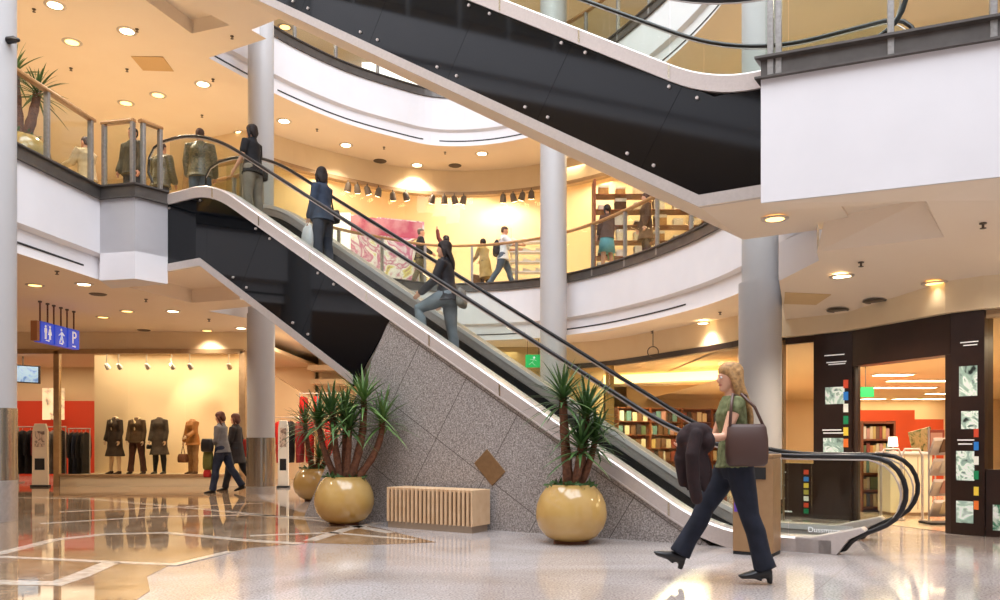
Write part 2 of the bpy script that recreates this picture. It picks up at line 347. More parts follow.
g = MB(); g.sweep([(12, 4.3, ZR), (4.63, 7.4, ZR), (2.68, 8.22, ZR), (2.92, 8.58, ZR)], [(.05, 1.27), (.05, 1.29), (.0, 1.31), (.0, 1.46), (.05, 1.475), (.05, 1.5), (-.3, 1.5), (-.3, 1.27)])
struct('trim_41', g, M['channel'], 'bronze metal edge channel of the landing at upper right')
g = MB(); a = e(-14, -19, 0); b = e(22, -19, 0); g.prism([a, b, b-N*.2, a-N*.2], (0, 0, 14.3)); struct('wall_opposite', g, mat('opposite_dark', (70, 50, 38), .5, noise=(.6, (150, 110, 74))), 'dark wall closing the unseen opposite side, put in to dim the reflections')  # unseen wall added, dark so the black glass reflects a dim hall
# ---- outer walls
g = MB(); g.box(-20, 31, 0, 20, 31.2, 14.3); struct('wall_back', g, M['cream'])
g = MB(); g.box(-20.2, -10, 0, -20, 31, 14.3); struct('wall_left', g, M['cream'])
g = MB(); g.box(20, 2, 0, 20.2, 31, 14.3); struct('wall_right', g, M['cream'])
# ---- columns
def column(x, y, r, r2, zsw, z1, band, plinth, label):
    t = thing('column', label, 'column', (x, y, 0), kind='structure')
    MB().lathe([(r, band), (r, zsw)], (x, y, 0), 40).build('shaft', M['column'], t, True)
    MB().lathe([(r2, zsw), (r2, z1)], (x, y, 0), 40).build('upper_shaft', M['column'], t, True)
    MB().lathe([(r+.01, plinth), (r+.01, band), (r, band)], (x, y, 0), 40).build('steel_band', M['colsteel'], t, True)
    MB().lathe([(r+.014, 0), (r+.014, plinth)], (x, y, 0), 40).build('plinth', M['plinth'], t, True)
column(-7.2, 11.35, .3, .3, 3.8, 14.3, 1.6, .58, 'round pale column with steel foot at the left edge')
column(-5.14, 17.2, .29, .27, 3.85, 14.3, 1.2, .16, 'round pale column with steel foot behind the walking couple')
column(1.33, 19.9, .33, .33, 3.85, 14.3, 1.2, .16, 'round pale column rising behind the lower escalator')
column(3.77, 11.6, .3, .255, 3.42, 14.3, .3, .1, 'round pale column behind the woman with the shoulder bag')
# ---- glass railings
def railing(name, pts, z0, label, step=1.25, posts=None, rail=True, h=1.12, pw=.03):
    P = [Vector((p[0], p[1], z0)) for p in pts]
    t = thing('glass_railing', label, 'railing', P[0])
    L = [0]
    for a, b in zip(P[:-1], P[1:]): L.append(L[-1]+(b-a).length)
    def along(s):
        for i in range(len(P)-1):
            if s <= L[i+1] or i == len(P)-2:
                d = (P[i+1]-P[i]); return P[i]+d*((s-L[i])/d.length), d.normalized()
    if posts is None:
        k = max(1, round(L[-1]/step)); posts = [L[-1]*i/k for i in range(k+1)]
    for s in posts:
        p, d = along(min(max(s, .03), L[-1]-.03)); n = Vector((-d.y, d.x, 0))
        MB().obox(p+Vector((0, 0, h/2-.1)), d*pw, n*.04, Vector((0, 0, h/2+.08))).build('post', M['post'], t, bevel=.006)
    q = MB(); q.sweep(P, [(-.006, .04), (-.006, h-.06), (.006, h-.06), (.006, .04)]); q.build('glass_pane', M['glass'], t)
    if rail:
        q = MB(); q.sweep(P, [(-.05, h-.03), (-.055, h), (-.04, h+.025), (.04, h+.025), (.055, h), (.05, h-.03)]); q.build('handrail', M['wood'], t, True)
    return t
inl = lambda pts, d: [(p[0]+d[0], p[1]+d[1]) for p in pts]
railing('r', [(-7.8, -6), (-7.6, 11.15), (-7.04, 11.46), (-6.84, 13.46)], 5.4, 'glass railing with wooden handrail along the left balcony', posts=[1.5+1.45*k for k in range(11)]+[18.62, 19.72])
railing('r', [(-6.75, 13.58), (-6.14, 13.43)], 5.4, 'short glass railing panel facing the hall beside the escalator top', posts=[.04, .60])
railing('r', [(-6.05, 13.44), (-5.84, 13.80)], 5.4, 'narrow glass railing panel meeting the escalator top', posts=[.06, .40])
railing('r', [(-6.12, 16.70), (-4.74, 15.93), (-5.02, 15.42)], 5.4, 'glass railing on the far side of the escalator top', posts=[.0, .8, 1.57, 2.1])
arcin = [(p.x, p.y) for p in ARC]
railing('r', [(x+(0 if y > 17 else .06), y+.05) for x, y in arcin[10:82]], 5.33, 'curved glass railing with wooden handrail round the upper storey')
railing('r', [(x, y+.06) for x, y in arcin[20:84]], 10.65, 'curved glass railing round the top storey')
railing('r', [(2.73, 8.23), (4.64, 7.43), (7.5, 6.22)], 5.05, 'glass railing with steel posts on the landing at upper right', posts=[.05, .13, 1.16, 2.02, 3.1], h=1.15)
railing('r', [(-7.8, -6), (-7.6, 11.15), (-7.04, 11.46), (-6.84, 13.46)], 10.65, 'glass railing of the top storey on the left')
# ================================================================ escalators
def blend(t, knots, r):                       # piecewise-linear z(t) with rounded knees of half-length r
    for i in range(1, len(knots)-1):
        (a, za), (b, zb), (c, zc) = knots[i-1], knots[i], knots[i+1]
        if abs(t-b) < r:
            s1 = (zb-za)/(b-a); s2 = (zc-zb)/(c-b); x = (t-(b-r))/(2*r)
            return zb-r*s1+s1*(t-(b-r))+(s2-s1)*r*x*x
    for i in range(len(knots)-1):
        if t <= knots[i+1][0] or i == len(knots)-2:
            (a, za), (b, zb) = knots[i], knots[i+1]; return za+(zb-za)*(t-a)/(b-a)
def path(t0, t1, knots, r, n=60): return [(t0+(t1-t0)*i/n, blend(t0+(t1-t0)*i/n, knots, r)) for i in range(n+1)]
M['edgelight'] = mat('edge_highlight', (232, 228, 224), .4, .2)  # pale colour for the painted highlight along the deck edge
S = .626; W2 = 1.5                            # slope, outer width
def escalator(dz, label, t_top=9.5, lower=True):
    T = thing('escalator', label, 'escalator', e(0, .7, dz))
    up = lambda tz: [(t, z+dz) for t, z in tz]
    dk = [(-1.65, .16), (-.16, .16), (8.21, 5.40), (t_top, 5.40)]       # deck line
    ztop = 5.40
    deck = path(-1.35 if lower else -.95, t_top, dk, .5, 90); 
    hr = [(-3, .985), (-.08, .985), (8.66, 6.42), (12, 6.42)]
    # flank: black glass panels between the decks, hung on pairs of bolts
    zu = lambda t: blend(t, dk, .02)-.17
    kn = [(-6, 3.83-4.88), (.01, 3.83-4.88), (8.53, 4.19), (12, 4.19)]
    zl = lambda t: blend(t, kn, .02)
    s0 = [-2.4+1.36*k for k in range(9)]
    def seam(t): return t                       # seams lean back, square to the slope
    import itertools
    a_lo = 4.43 if lower else -.9
    def sx(c, z): return c-(z-zu(c))*.6         # seam line through (c, zu(c)) leaning
    seams = []
    c = 8.35
    while c > (-.6 if not lower else -2.6):
        seams.append(c); c -= 1.36
    if not lower: seams.append(-.95)
    seams = [t_top] + seams
    panels = []
    for i in range(len(seams)-1):
        hi_, lo_ = seams[i], seams[i+1]
        if lower and hi_ < 4.5: break
        def edge(c):
            ztp = zu(c)
            if c >= t_top-.001: return [(c, zu(c)), (c, zl(c))]
            t = c
            for _ in range(30):
                t = c+(ztp-zl(t))*.6 if -.3 < c < 8.3 else c
            return [(c, ztp), (t, zl(t))]
        h = edge(hi_); l = edge(lo_)
        if lower and lo_ < 4.43: l = [(4.40, 2.83), (5.1, 1.92)]
        if not lower and lo_ < .3 and False: pass
        mids_u = [(k, zu(k)) for k in (8.21, -.16) if l[0][0]+.02 < k < h[0][0]-.02]
        mids_l = [(k, zl(k)) for k in (8.53, .01) if l[1][0]+.02 < k < h[1][0]-.02]
        poly = [l[0]] + sorted(mids_u) + [h[0], h[1]] + sorted(mids_l, reverse=True) + [l[1]]
        cx = sum(p[0] for p in poly)/len(poly); cz = sum(p[1] for p in poly)/len(poly)
        g = MB(); g.prism([e(cx+(t-cx)*.997, .0, cz+(z-cz)*.997+dz) for t, z in poly], N*.03); g.build('flank_panel', M['black'], T)
        if h[0][0] < t_top-.1 or True:
            for (q, r_) in ((h, .16), (h, -.16)):
                tu, zt = q[0]; tl, zb = q[1]
                for tt, zz in ((tu+r_, None), (tl+r_, None)):
                    top = (tt == tu+r_)
                    if tt > t_top-.1 or (lower and tt < (4.6 if top else 5.3)): continue
                    z = (zu(tt)-.09 if top else zl(tt)+.10)
                    MB().obox(e(tt, -.008, z+dz), U*.001, N*.001, Vector((0, 0, .001))).build('bolt', M['steel'], T) if False else MB().tube([e(tt, -.022, z+dz), e(tt, 0, z+dz)], .019, 10).build('bolt', M['steel'], T, True)
    # back flank, soffit, bands
    tb0 = 5.1 if lower else -1.3
    sof = [(t, zl(t)) for t in [tb0, .01, 8.53, t_top] if t >= tb0]
    g = MB(); g.esweep(up(sof), [(-.012, -.13), (-.012, 0), (.05, 0), (.05, -.13)]); g.build('lower_band', M['steel2'], T)
    g = MB(); g.esweep(up(sof), [(.05, -.125), (.05, -.09), (W2+.22, -.09), (W2+.22, -.125)]); g.build('soffit', M['ceil'], T)
    g = MB(); g.prism([e(t, W2+.2, z+dz) for t, z in [(tb0, zl(tb0)-.1)]+[(k, zl(k)-.1) for k in (.01, 8.53) if k > tb0+.1]+[(t_top, zl(t_top)-.1), (t_top, 5.2), (8.21, 5.2), (max(-.16, tb0-.6), zu(max(-.16, tb0-.6))), ] + ([] if lower else [(tb0, -.01)])], N*.03); g.build('rear_flank', M['steel2'], T)
    # decks: outer band near and far
    dkp = up(deck)
    for w0, w1 in ((-.02, .20), (W2-.20, W2+.02)):
        g = MB(); g.esweep(dkp, [(w0, -.185), (w0, -.02), (w0+.02, 0), (w1, 0), (w1, -.05), (w0+.03, -.185)]); g.build('deck', M['steel'], T, True)
        g = MB(); g.esweep(dkp, [(w0-.012, -.20), (w0-.012, -.178), (w0+.03, -.178), (w0+.03, -.20)]); g.build('deck_edge', M['steel'], T)
        wi = w1 if w0 < 0 else w0; s = 1 if w0 < 0 else -1      # inner skirt towards the steps
        g = MB(); g.esweep(dkp, [(wi, -.0), (wi+.012*s, -.0), (wi+.012*s, -.19), (wi, -.19)]); g.build('skirt', M['steel2'], T)
        g = MB(); g.esweep(dkp, [(wi+.008*s, .004), (wi+.022*s, .004), (wi+.022*s, -.06), (wi+.008*s, -.06)]); g.build('skirt_highlight', M['edgelight'], T)  # bright strip that paints the highlight of the lit deck edge
        g = MB(); g.esweep(dkp, [(wi+.002*s, -.19), (wi+.03*s, -.19), (wi+.03*s, -.42), (wi+.002*s, -.42)]); g.build('skirt_brush', M['dark'], T)
        for t in [k*1.12+.35 for k in range(8)]:                 # seams where the deck sheets meet
            z = blend(t, dk, .5); w_ = w0-.003 if w0 < 0 else w1+.003
            MB().obox(e(t, w_, z-.1+dz), U*.012+Vector((0, 0, .0075)), N*.002, Vector((0, 0, .075))).build('deck_seam', M['mirror'], T)
    # foot of the flank near the floor
    for w in ((-.02 if lower else .1), W2-.18):
        g = MB(); g.prism([e(t, w, z+dz) for t, z in [(-1.0, 0), (-1.40, .0), (-1.51, .16), (-1.67, .25), (-1.63, .285), (-1.17, .165), (-1.0, .16)]], N*.2); g.build('newel_base', M['steel'], T, bevel=.01)
    # handrails and glass
    arcpts = [ep(*p, .15) for p in ((868, 456.5), (880, 458.5), (890, 463), (898, 470.5), (903.5, 480), (906, 490), (905.5, 500), (902, 510), (895.5, 519), (886, 525.5), (874, 530.5), (860, 535.5), (852, 541), (845, 549), (839.5, 556))]
    zc = arcpts[0][1]
    newel = [(t, z-zc+.985) for t, z in arcpts]; newel = [(t, max(z, .03)) for t, z in newel]
    top_end = t_top+(.25 if lower else 0)
    for w in (.15, W2-.15):
        run = path(newel[0][0]+.06, top_end, hr, .9, 70)
        pts = list(reversed(newel)) + run
        if lower: pts += [(top_end+.25, 6.36), (top_end+.4, 6.2), (top_end+.42, 5.95), (top_end+.3, 5.75)]
        g = MB(); g.tube([e(t, w, z+dz) for t, z in pts], .022, 10, flat=1.15); g.build('handrail', M['rubber'], T, True)
        g = MB(); g.tube([e(t-(0 if i < 15 else 0)+(.045 if i < 12 else 0), w, z-.034+dz) for i, (t, z) in enumerate(pts[2:])], .009, 8); g.build('handrail_guide', M['steel2'], T, True)
        # glass panes, one per 1.3 m
        n = 9; ts = [newel[5][0]+.05] + [-.9+k*1.3 for k in range(8)] + [top_end-.2]
        for i in range(len(ts)-1):
            a, b = ts[i]+.006, ts[i+1]-.006
            tp = [(a+(b-a)*k/6, blend(a+(b-a)*k/6, hr, .9)-.05) for k in range(7)]
            bt = [(a+(b-a)*k/6, blend(a+(b-a)*k/6, dk, .5)+.0) for k in range(7)]
            if i == 0:
                pl = [(t+.05, z-.02) for t, z in newel[1:10]]; tp = list(reversed(pl)) + [(b, .935)]; bt = [(-1.5, .27), (-1.2, .17), (b, blend(b, dk, .5))]
            g = MB(); g.prism([e(t, w-.006, z+dz) for t, z in bt] + [e(t, w-.006, z+dz) for t, z in reversed(tp)], N*.012); g.build('glass_pane', M['glass'], T)
    # steps
    tt = -.37; k = 0
    sk = [(-3, -.02), (.15, -.02), (8.72, 5.345), (12, 5.345)]
    while tt < t_top-.8:
        z = blend(tt, sk, .6); z2 = blend(tt+.40, sk, .6)
        g = MB(); g.prism([e(tt, .22, z+dz-.02), e(tt+.41, .22, z+dz-.02), e(tt+.41, .22, z+dz), e(tt, .22, z+dz)], N*(W2-.44))
        g.prism([e(tt, .22, z+dz), e(tt+.03, .22, z+dz), e(tt+.03, .22, z+dz-max(.03, z2-z)), e(tt, .22, z+dz-max(.03, z2-z))], N*(W2-.44))
        for q in range(0): pass
        g.build('step', M['step'], T); tt += .41
    g = MB(); g.prism([e(-1.35, .22, dz+.001), e(-.4, .22, dz+.001), e(-.4, W2-.22, dz+.001), e(-1.35, W2-.22, dz+.001)], (0, 0, .012)); g.build('comb_plate', M['step'], T)
    g = MB(); g.prism([e(t_top-.9, .2, dz+5.33), e(t_top+.6, .2, dz+5.33), e(t_top+.6, W2-.2, dz+5.33), e(t_top-.9, W2-.2, dz+5.33)], (0, 0, .03)); g.build('landing_plate', M['steel2'], T)
    return T
escalator(0, 'lower escalator rising from the hall floor, its foot clad in granite')
escalator(4.88, 'upper escalator with long black flank crossing the top of the picture', lower=False)
# granite cheek under the lower escalator
cth, sth = math.cos(math.atan(S)), math.sin(math.atan(S))
def guv(v):
    d = Vector(v)-O; t = d.dot(U); return (t*cth+v.z*sth, v.z*cth-t*sth)
g = MB(); g.prism([e(t, 0, z) for t, z in ((-.11, 0), (4.42, 2.83), (6.09, 0))], N*.14); g.prism([e(t, W2-.14, z) for t, z in ((-.11, 0), (4.42, 2.83), (6.09, 0))], N*.14); g.prism([e(4.62, .14, 2.49), e(6.09, .14, 0), e(5.98, .14, 0), e(4.52, .14, 2.46)], N*(W2-.28)); g.build('wall_granite', M['granite'], kind='structure', label='speckled granite wall under the foot of the lower escalator', uvf=guv)
g = MB(); c0 = (2.75, .80)
g.prism([e(c0[0]+a, -.012, c0[1]+b) for a, b in ((-.24, -.05), (.04, .235), (.24, .05), (-.04, -.235))], N*.014)
g.build('wall_plaque', mat('plaque_metal', (150, 118, 84), .35, .4, noise=(20, (138, 106, 74))), label='tan diamond-shaped plate on the granite wall above the slatted bench', cat='plaque', bevel=.004)
# lettering low on the glass of the escalator foot
def text(body, size, m, parent, Mx, name='lettering', ext=.003):
    cu = bpy.data.curves.new(name, 'FONT'); cu.body = body; cu.size = size; cu.extrude = ext; cu.align_x = 'CENTER'; cu.align_y = 'CENTER'
    o = bpy.data.objects.new(name, cu); COL.objects.link(o); cu.materials.append(m)
    bpy.context.view_layer.update()
    me = bpy.data.meshes.new_from_object(o.evaluated_get(bpy.context.evaluated_depsgraph_get()))
    bpy.data.objects.remove(o); o = bpy.data.objects.new(name, me); COL.objects.link(o)
    if parent is not None: o.parent = parent; Mx = parent_matrix(parent).inverted() @ Mx
    o.matrix_local = Mx
    return o
def frame_mx(c, right, upv):                   # matrix whose x is right, y is up, at c
    r = Vector(right).normalized(); u = Vector(upv).normalized(); n = r.cross(u)
    return Matrix(((r.x, u.x, n.x, c[0]), (r.y, u.y, n.y, c[1]), (r.z, u.z, n.z, c[2]), (0, 0, 0, 1)))
M['lit'] = mat('white_print', (246, 246, 244), .4, emit=.3)
# ================================================================ ceiling lamps, vents, sprinklers
def lamp(px, py, z, kind, label, group, power=26, r=.13):
    p = atz(px, py, z) if z else cp(px, py)
    t = thing('downlight', label, 'ceiling light', p, group=group)
    MB().lathe([(r*.80, -.012), (r*1.0, -.018), (r*1.18, -.006), (r*1.18, .0), (r*.80, 0)], p, 24, False).build('rim', M['steel2'] if kind != 'off' else M['lampoff'], t, True)
    MB().lathe([(.001, -.004), (r*.8, -.004), (r*.8, -.012), (.001, -.014)], p, 24).build('lens', {'on': M['lamp'], 'dim': M['lampdim'], 'off': M['lampoff']}[kind], t, True)
    if kind == 'off': return
    if kind == 'on' and label.startswith('bright downlight over'): power *= .4
    if 'dark-rimmed' in label: power *= .06
    d = bpy.data.lights.new('down_beam', 'SPOT'); d.energy = power*(1 if kind == 'on' else .4); d.color = (1, .87, .70); d.spot_size = 2.15; d.spot_blend = .7; d.shadow_soft_size = .1
    o = bpy.data.objects.new('down_beam', d); COL.objects.link(o); o.location = p+Vector((0, 0, -.06))
LOW, UPP = 'downlights in the ground floor ceiling', 'downlights in the upper floor ceiling'
P_ = 210
for a in [(84, 284, 3.85, 'on', 'large bright downlight left of the white box under the left balcony'), (35, 285, 3.85, 'dim', 'small downlight nearest the left column, ground floor ceiling'),
          (173, 311, 3.85, 'on', 'bright downlight in front of the ceiling recess below the escalator'), (103, 317, 3.85, 'dim', 'downlight just right of the hanging blue sign'),
          (127, 311, 3.85, 'dim', 'downlight left of the bright one in front of the recess, ground floor ceiling'), (144, 330.0, 3.85, 'off', 'unlit downlight above the middle of the lit display window'),
          (207, 330.5, 3.85, 'dim', 'downlight above the right half of the lit display window'), (241, 328, 3.85, 'on', 'downlight beside the column behind the walking couple'),
          (98, 294, 3.85, 'off', 'dark unlit downlight below the brightest one on the left ceiling'),
          (627, 339, 3.8, 'on', 'bright downlight over the bookshop front, left of the hanging ring'), (703, 323, 3.73, 'on', 'bright downlight over the bookshop front, right of the hanging ring'),
          (568, 353, 3.8, 'on', 'downlight glowing just right of the column behind the escalator'), (668, 338, 3.76, 'off', 'flat unlit downlight right of the hanging ring'),
          (842, 276, 0, 'on', 'bright large downlight in the ceiling right of the thick column'), (775, 218.5, 3.69, 'dim', 'downlight in the soffit at the foot of the upper escalator'),
          (935, 283, 0, 'dim', 'dark-rimmed downlight over the entrance header at the right'), (838, 310, 0, 'off', 'unlit dark downlight over the glowing shop window by the thick column'),
          (875, 301, 0, 'off', 'half-hidden eyeball downlight over the entrance header, left')]:
    lamp(*a, LOW, P_)
for a in [(55, 5, 9.15, 'on', 'downlight at the top left corner of the picture'), (127, 31, 9.15, 'on', 'largest bright downlight above the plant on the left balcony'), (72, 42, 9.15, 'dim', 'amber downlight straight above the plant on the left balcony'),
          (203, 84, 9.15, 'on', 'bright downlight left of the white fascia corner'), (158, 95, 9.15, 'dim', 'downlight above the man in the patterned jacket'), (126, 103, 9.15, 'dim', 'small downlight above the corner of the left balcony railing'),
          (241, 133, 9.15, 'on', 'downlight just left of the woman in the black shirt'), (346, 145, 9.15, 'on', 'bright downlight above the woman in the denim jacket'), (284, 121, 9.15, 'on', 'downlight just right of the column by the woman in black'),
          (417, 165, 9.15, 'on', 'upper one of two downlights close together under the curved top fascia'), (418, 174, 9.15, 'on', 'lower one of two downlights close together under the curved top fascia'),
          (482, 153.5, 9.15, 'on', 'bright downlight left of the tall column behind the escalator'), (510, 171, 9.15, 'dim', 'dim downlight beside the tall column behind the escalator'),
          (380, 161, 9.15, 'off', 'unlit downlight left of the close pair under the top fascia'), (455, 165.5, 9.15, 'off', 'unlit downlight right of the close pair under the top fascia')]:
    lamp(*a, UPP, P_*1.3, r=.16)
for a in [(285, 27, 14.3, 'dim', 'yellow downlight of the top storey beside the column top')]: lamp(*a, 'downlights in the top storey ceiling', P_, r=.2)
# added spots without fixtures, to brighten the floors and the ceilings by bounce
for (x, y, z) in [(-9, 10, 9.15), (-12, 17, 9.15), (-10, 22, 9.15), (6, 14, 9.15), (8, 19, 9.15), (6, 23, 9.15), (0, 25, 9.15), (-12, 12, 3.85), (-14, 17, 3.85), (-3, 24, 3.85), (7.5, 6.6, 3.45), (4.2, 9.2, 3.55), (5.3, 8.2, 3.4), (-10, 6, 3.85), (-10, 0, 3.85), (-10, 4, 9.15), (-9, 20, 14.3), (3, 24, 14.3), (8, 16, 14.3), (-3, 25, 14.3)]:
    d = bpy.data.lights.new('down_beam', 'SPOT'); d.energy = P_*1.4; d.color = (1, .87, .70); d.spot_size = 2.6; d.spot_blend = .6; d.shadow_soft_size = .12
    o = bpy.data.objects.new('down_beam', d); COL.objects.link(o); o.location = (x, y, z-.05)
def sprinkler(px, py, z, label):
    p = atz(px, py, z) if z else cp(px, py); t = thing('ceiling_sprinkler', label, 'sprinkler', p, group='ceiling sprinklers', kind='thing')
    MB().lathe([(.035, 0), (.035, -.012), (.012, -.015), (.012, -.05)], p, 10).build('stem', M['lampoff'], t, True)
    MB().lathe([(.001, -.05), (.03, -.052), (.03, -.058), (.001, -.06)], p, 10).build('deflector', M['lampoff'], t, True)
for px, py, z, w in [(34, 9, 9.15, 'nearest the top left corner'), (137, 29, 9.15, 'beside the largest downlight at upper left'), (71, 68, 9.15, 'left of the square vent at upper left'), (127, 69, 9.15, 'right below the square vent'), (232, 36, 9.15, 'beside the white corner at the top'),
                     (213, 79, 9.15, 'beside the bright downlight at upper left'), (202, 115, 9.15, 'above the man in the patterned jacket'), (317, 129, 9.15, 'left of the downlight over the denim jacket'), (384, 147, 9.15, 'under the middle of the top fascia'),
                     (445, 152, 9.15, 'under the top fascia, right of the pair of lamps'), (286, 148, 9.15, 'beside the column next to the woman in black'), (57, 271, 3.85, 'left of the bright downlight, ground ceiling'), (146, 299, 3.85, 'left of the recess, ground ceiling'),
                     (209, 319, 3.85, 'beside the white fascia end, ground ceiling'), (720, 312, 3.73, 'over the bookshop front, rightmost'), (652, 331, 3.76, 'above the hanging ring'), (861, 262, 0, 'above the bright downlight on the right'), (983, 223, 0, 'nearest the right edge'), (900, 303, 0, 'over the entrance header')]:
    sprinkler(px, py, z, 'small ceiling sprinkler '+w)
def vent(name, pts, z, label):
    P = [atz(x, y, z) for x, y in pts]; q = MB(); q.prism([p+Vector((0, 0, -.002)) for p in P], (0, 0, -.012)); q.build('ceiling_access_panel', mat(name, (206, 172, 124), .7), kind='thing', label=label, cat='access panel', bevel=.003)
vent('panel_a', [(131, 56), (163, 56.5), (174, 71), (143, 70)], 9.15, 'flat beige access panel in the upper ceiling at left')
P = [cp(*q) for q in ((785, 292), (831, 294), (816, 304), (784, 303))]
q = MB(); q.prism([p+Vector((0, 0, -.002)) for p in P], (0, 0, -.012)); q.build('ceiling_access_panel', mat('panel_b', (214, 184, 138), .7), kind='thing', label='flat beige access panel in the ceiling right of the thick column', cat='access panel')
# hanging ring by the bookshop front
p = at(653, 352, 19.2); t = thing('hanging_ring', 'small metal ring hanging on a rod from the ceiling by the bookshop', 'ring', p)
q = MB(); q.tube([p+Vector((.13*math.cos(a), 0, .13*math.sin(a))) for a in [2*PI*k/24 for k in range(25)]], .012, 8); q.build('ring', M['lampoff'], t, True)
q = MB(); q.tube([p+Vector((0, 0, .13)), Vector((p.x, p.y, 3.78))], .01, 8); q.build('rod', M['lampoff'], t, True)

p = Vector((-6.88, 11.25, 6.77)); t = thing('security_camera', 'small black camera on the side of the left column, high up', 'camera', p)
MB().tube([p+Vector((-.04, 0, 0)), p+Vector((.06, -.02, 0))], [.05, .05], 12).build('mount', M['rubber'], t, True); MB().tube([p+Vector((.05, -.02, .0)), p+Vector((.13, -.05, -.02))], [.045, .03], 12, True).build('camera_body', M['rubber'], t, True)
# ================================================================ plants, bench, bin, hanging sign
M['pot'] = mat('glazed_ochre', (202, 166, 102), .16, noise=(3, (188, 148, 82)), coat=.5)
M['potfoot'] = mat('pot_foot', (112, 66, 38), .4)
M['leaf'] = mat('yucca_leaf', (52, 84, 44), .42, noise=(9, (84, 116, 60)))
M['leaf2'] = mat('yucca_leaf_light', (78, 110, 56), .42, noise=(9, (108, 136, 74)))
M['bark'] = mat('yucca_bark', (132, 86, 62), .85, noise=(26, (92, 58, 42)), bump=.5)
M['cover'] = mat('ground_cover', (48, 78, 34), .6, noise=(30, (76, 106, 52)))
def keep(p):                                   # leaves bend away from the granite cheek and its glass
    w_ = (p-O).dot(N); t_ = (p-O).dot(U)
    return p-N*(w_+.05) if -.05 < w_ < .9 and t_ > -1 and p.y < 13 and p.x > -4 else p
def rosette(mb, c, axis, n, L, r, wid=.05):
    c = Vector(c); axis = Vector(axis).normalized()
    for k in range(n):
        a = k*2.399+r.random()*.4; el = 1.35-1.55*(k/n)+r.uniform(-.12, .12)   # young leaves upright, old ones hanging
        s = axis.orthogonal().normalized(); q = axis.cross(s)
        out = s*math.cos(a)+q*math.sin(a); d = (out*math.cos(el)+axis*math.sin(el)).normalized()
        ln = L*r.uniform(.75, 1.08); side = d.cross(axis).normalized(); P = []
        base = c-axis*(.14*k/n)
        for j in range(7):
            t = j/6; p = keep(base+d*ln*t+Vector((0, 0, -1))*ln*.34*t*t*(1-.4*max(0, math.sin(el)))); wd = wid*(.55+.45*min(1, t*4))*(1-t)**.7+.002
            nrm = side.cross(d).normalized(); P.append((p-side*wd/2+nrm*wd*.16, p, p+side*wd/2+nrm*wd*.16))
        vs = [v for tri in P for v in tri]; fs = []
        for j in range(6):
            b = j*3; fs += [(b, b+1, b+4, b+3), (b+1, b+2, b+5, b+4)]
        mb.add(vs, fs)
def plant(pos, rpot, hpot, stems, label, seed, group='potted yuccas'):
    r = random.Random(seed); p = Vector(pos); T = thing('potted_yucca', label, 'plant', p, group=group)
    prof = [(.30, .03), (.52, .045), (.74, .12), (.92, .26), (.995, .42), (1.0, .52), (.97, .66), (.88, .80), (.74, .92), (.66, .965), (.60, .99), (.56, .985), (.55, .94), (.54, .88), (.001, .88)]
    MB().lathe([(a*rpot, b*hpot) for a, b in prof], p, 48).build('pot', M['pot'], T, 'all')
    MB().lathe([(.50*rpot, 0), (.50*rpot, .035*hpot), (.46*rpot, .05*hpot), (.001, .05*hpot)], p, 40).build('pot_foot', M['potfoot'], T, True)
    g = MB()
    for k in range(150):                       # low leafy ground cover spilling over the rim
        a = r.uniform(0, 2*PI); q = rpot*.62*math.sqrt(r.random()); c = p+Vector((q*math.cos(a), q*math.sin(a), hpot*(.93+r.uniform(0, .08))))
        s = r.uniform(.025, .05); d = Vector((r.uniform(-1, 1), r.uniform(-1, 1), r.uniform(-.2, .7))).normalized(); x = d.orthogonal().normalized()
        g.add([c, c+d*s+x*s*.5, c+d*s*2, c+d*s-x*s*.5], [(0, 1, 2, 3)])
    g.build('ground_cover', M['cover'], T)
    for (dx, dy, hh, bend, rad, nl, L) in stems:
        b = p+Vector((dx*.2, dy*.3, hpot*.85)); top = p+Vector((dx, dy, hpot+hh)); mid = (b+top)/2+Vector((bend, 0, 0))
        pts = [b*(1-t)**2+mid*2*t*(1-t)+top*t*t for t in [k/8 for k in range(9)]]
        MB().tube(pts, [rad*(1.25-.45*k/8)*(1+.07*((k % 2)*2-1)) for k in range(9)], 12).build('trunk', M['bark'], T, 'all')
        m = MB(); rosette(m, top, (pts[-1]-pts[-2])+Vector((0, 0, .08)), nl, L, r); m.build('foliage', M['leaf'] if r.random() < .6 else M['leaf2'], T, 'all')
plant((.80, 8.98, 0), .40, .66, [(-.10, -.05, 1.0, -.02, .052, 60, .56), (.17, .02, .80, .05, .05, 66, .60), (.10, -.12, .46, .02, .045, 54, .54), (.27, -.02, .52, .06, .04, 44, .5)], 'yucca with stout stems in an ochre ball pot right of the slatted bench', 3)
plant((-2.12, 10.9, 0), .405, .66, [(-.36, .02, .78, -.12, .04, 54, .60), (-.16, -.08, .88, -.03, .045, 56, .62), (.0, .05, .86, .0, .04, 50, .58), (.28, -.10, 1.06, .14, .05, 60, .64), (.52, -.02, .80, .24, .045, 50, .60), (.1, -.14, .70, .02, .04, 46, .56)],
      'tall many-stemmed yucca in an ochre ball pot left of the slatted bench', 5)
plant((-3.5, 15.2, 0), .42, .62, [(-.2, 0, .85, -.05, .05, 50, .6), (.34, .1, .75, .08, .045, 50, .6), (.08, -.1, .22, 0, .045, 40, .44)], 'smaller yucca in an ochre ball pot behind the tall one, by the red coats', 8)
plant((-7.65, 12.75, 5.37), .44, .62, [(-.1, 0, 1.05, -.02, .09, 46, .62), (.22, .1, .78, .06, .07, 44, .58)], 'yucca in a pale round pot on the left balcony behind the glass', 11)
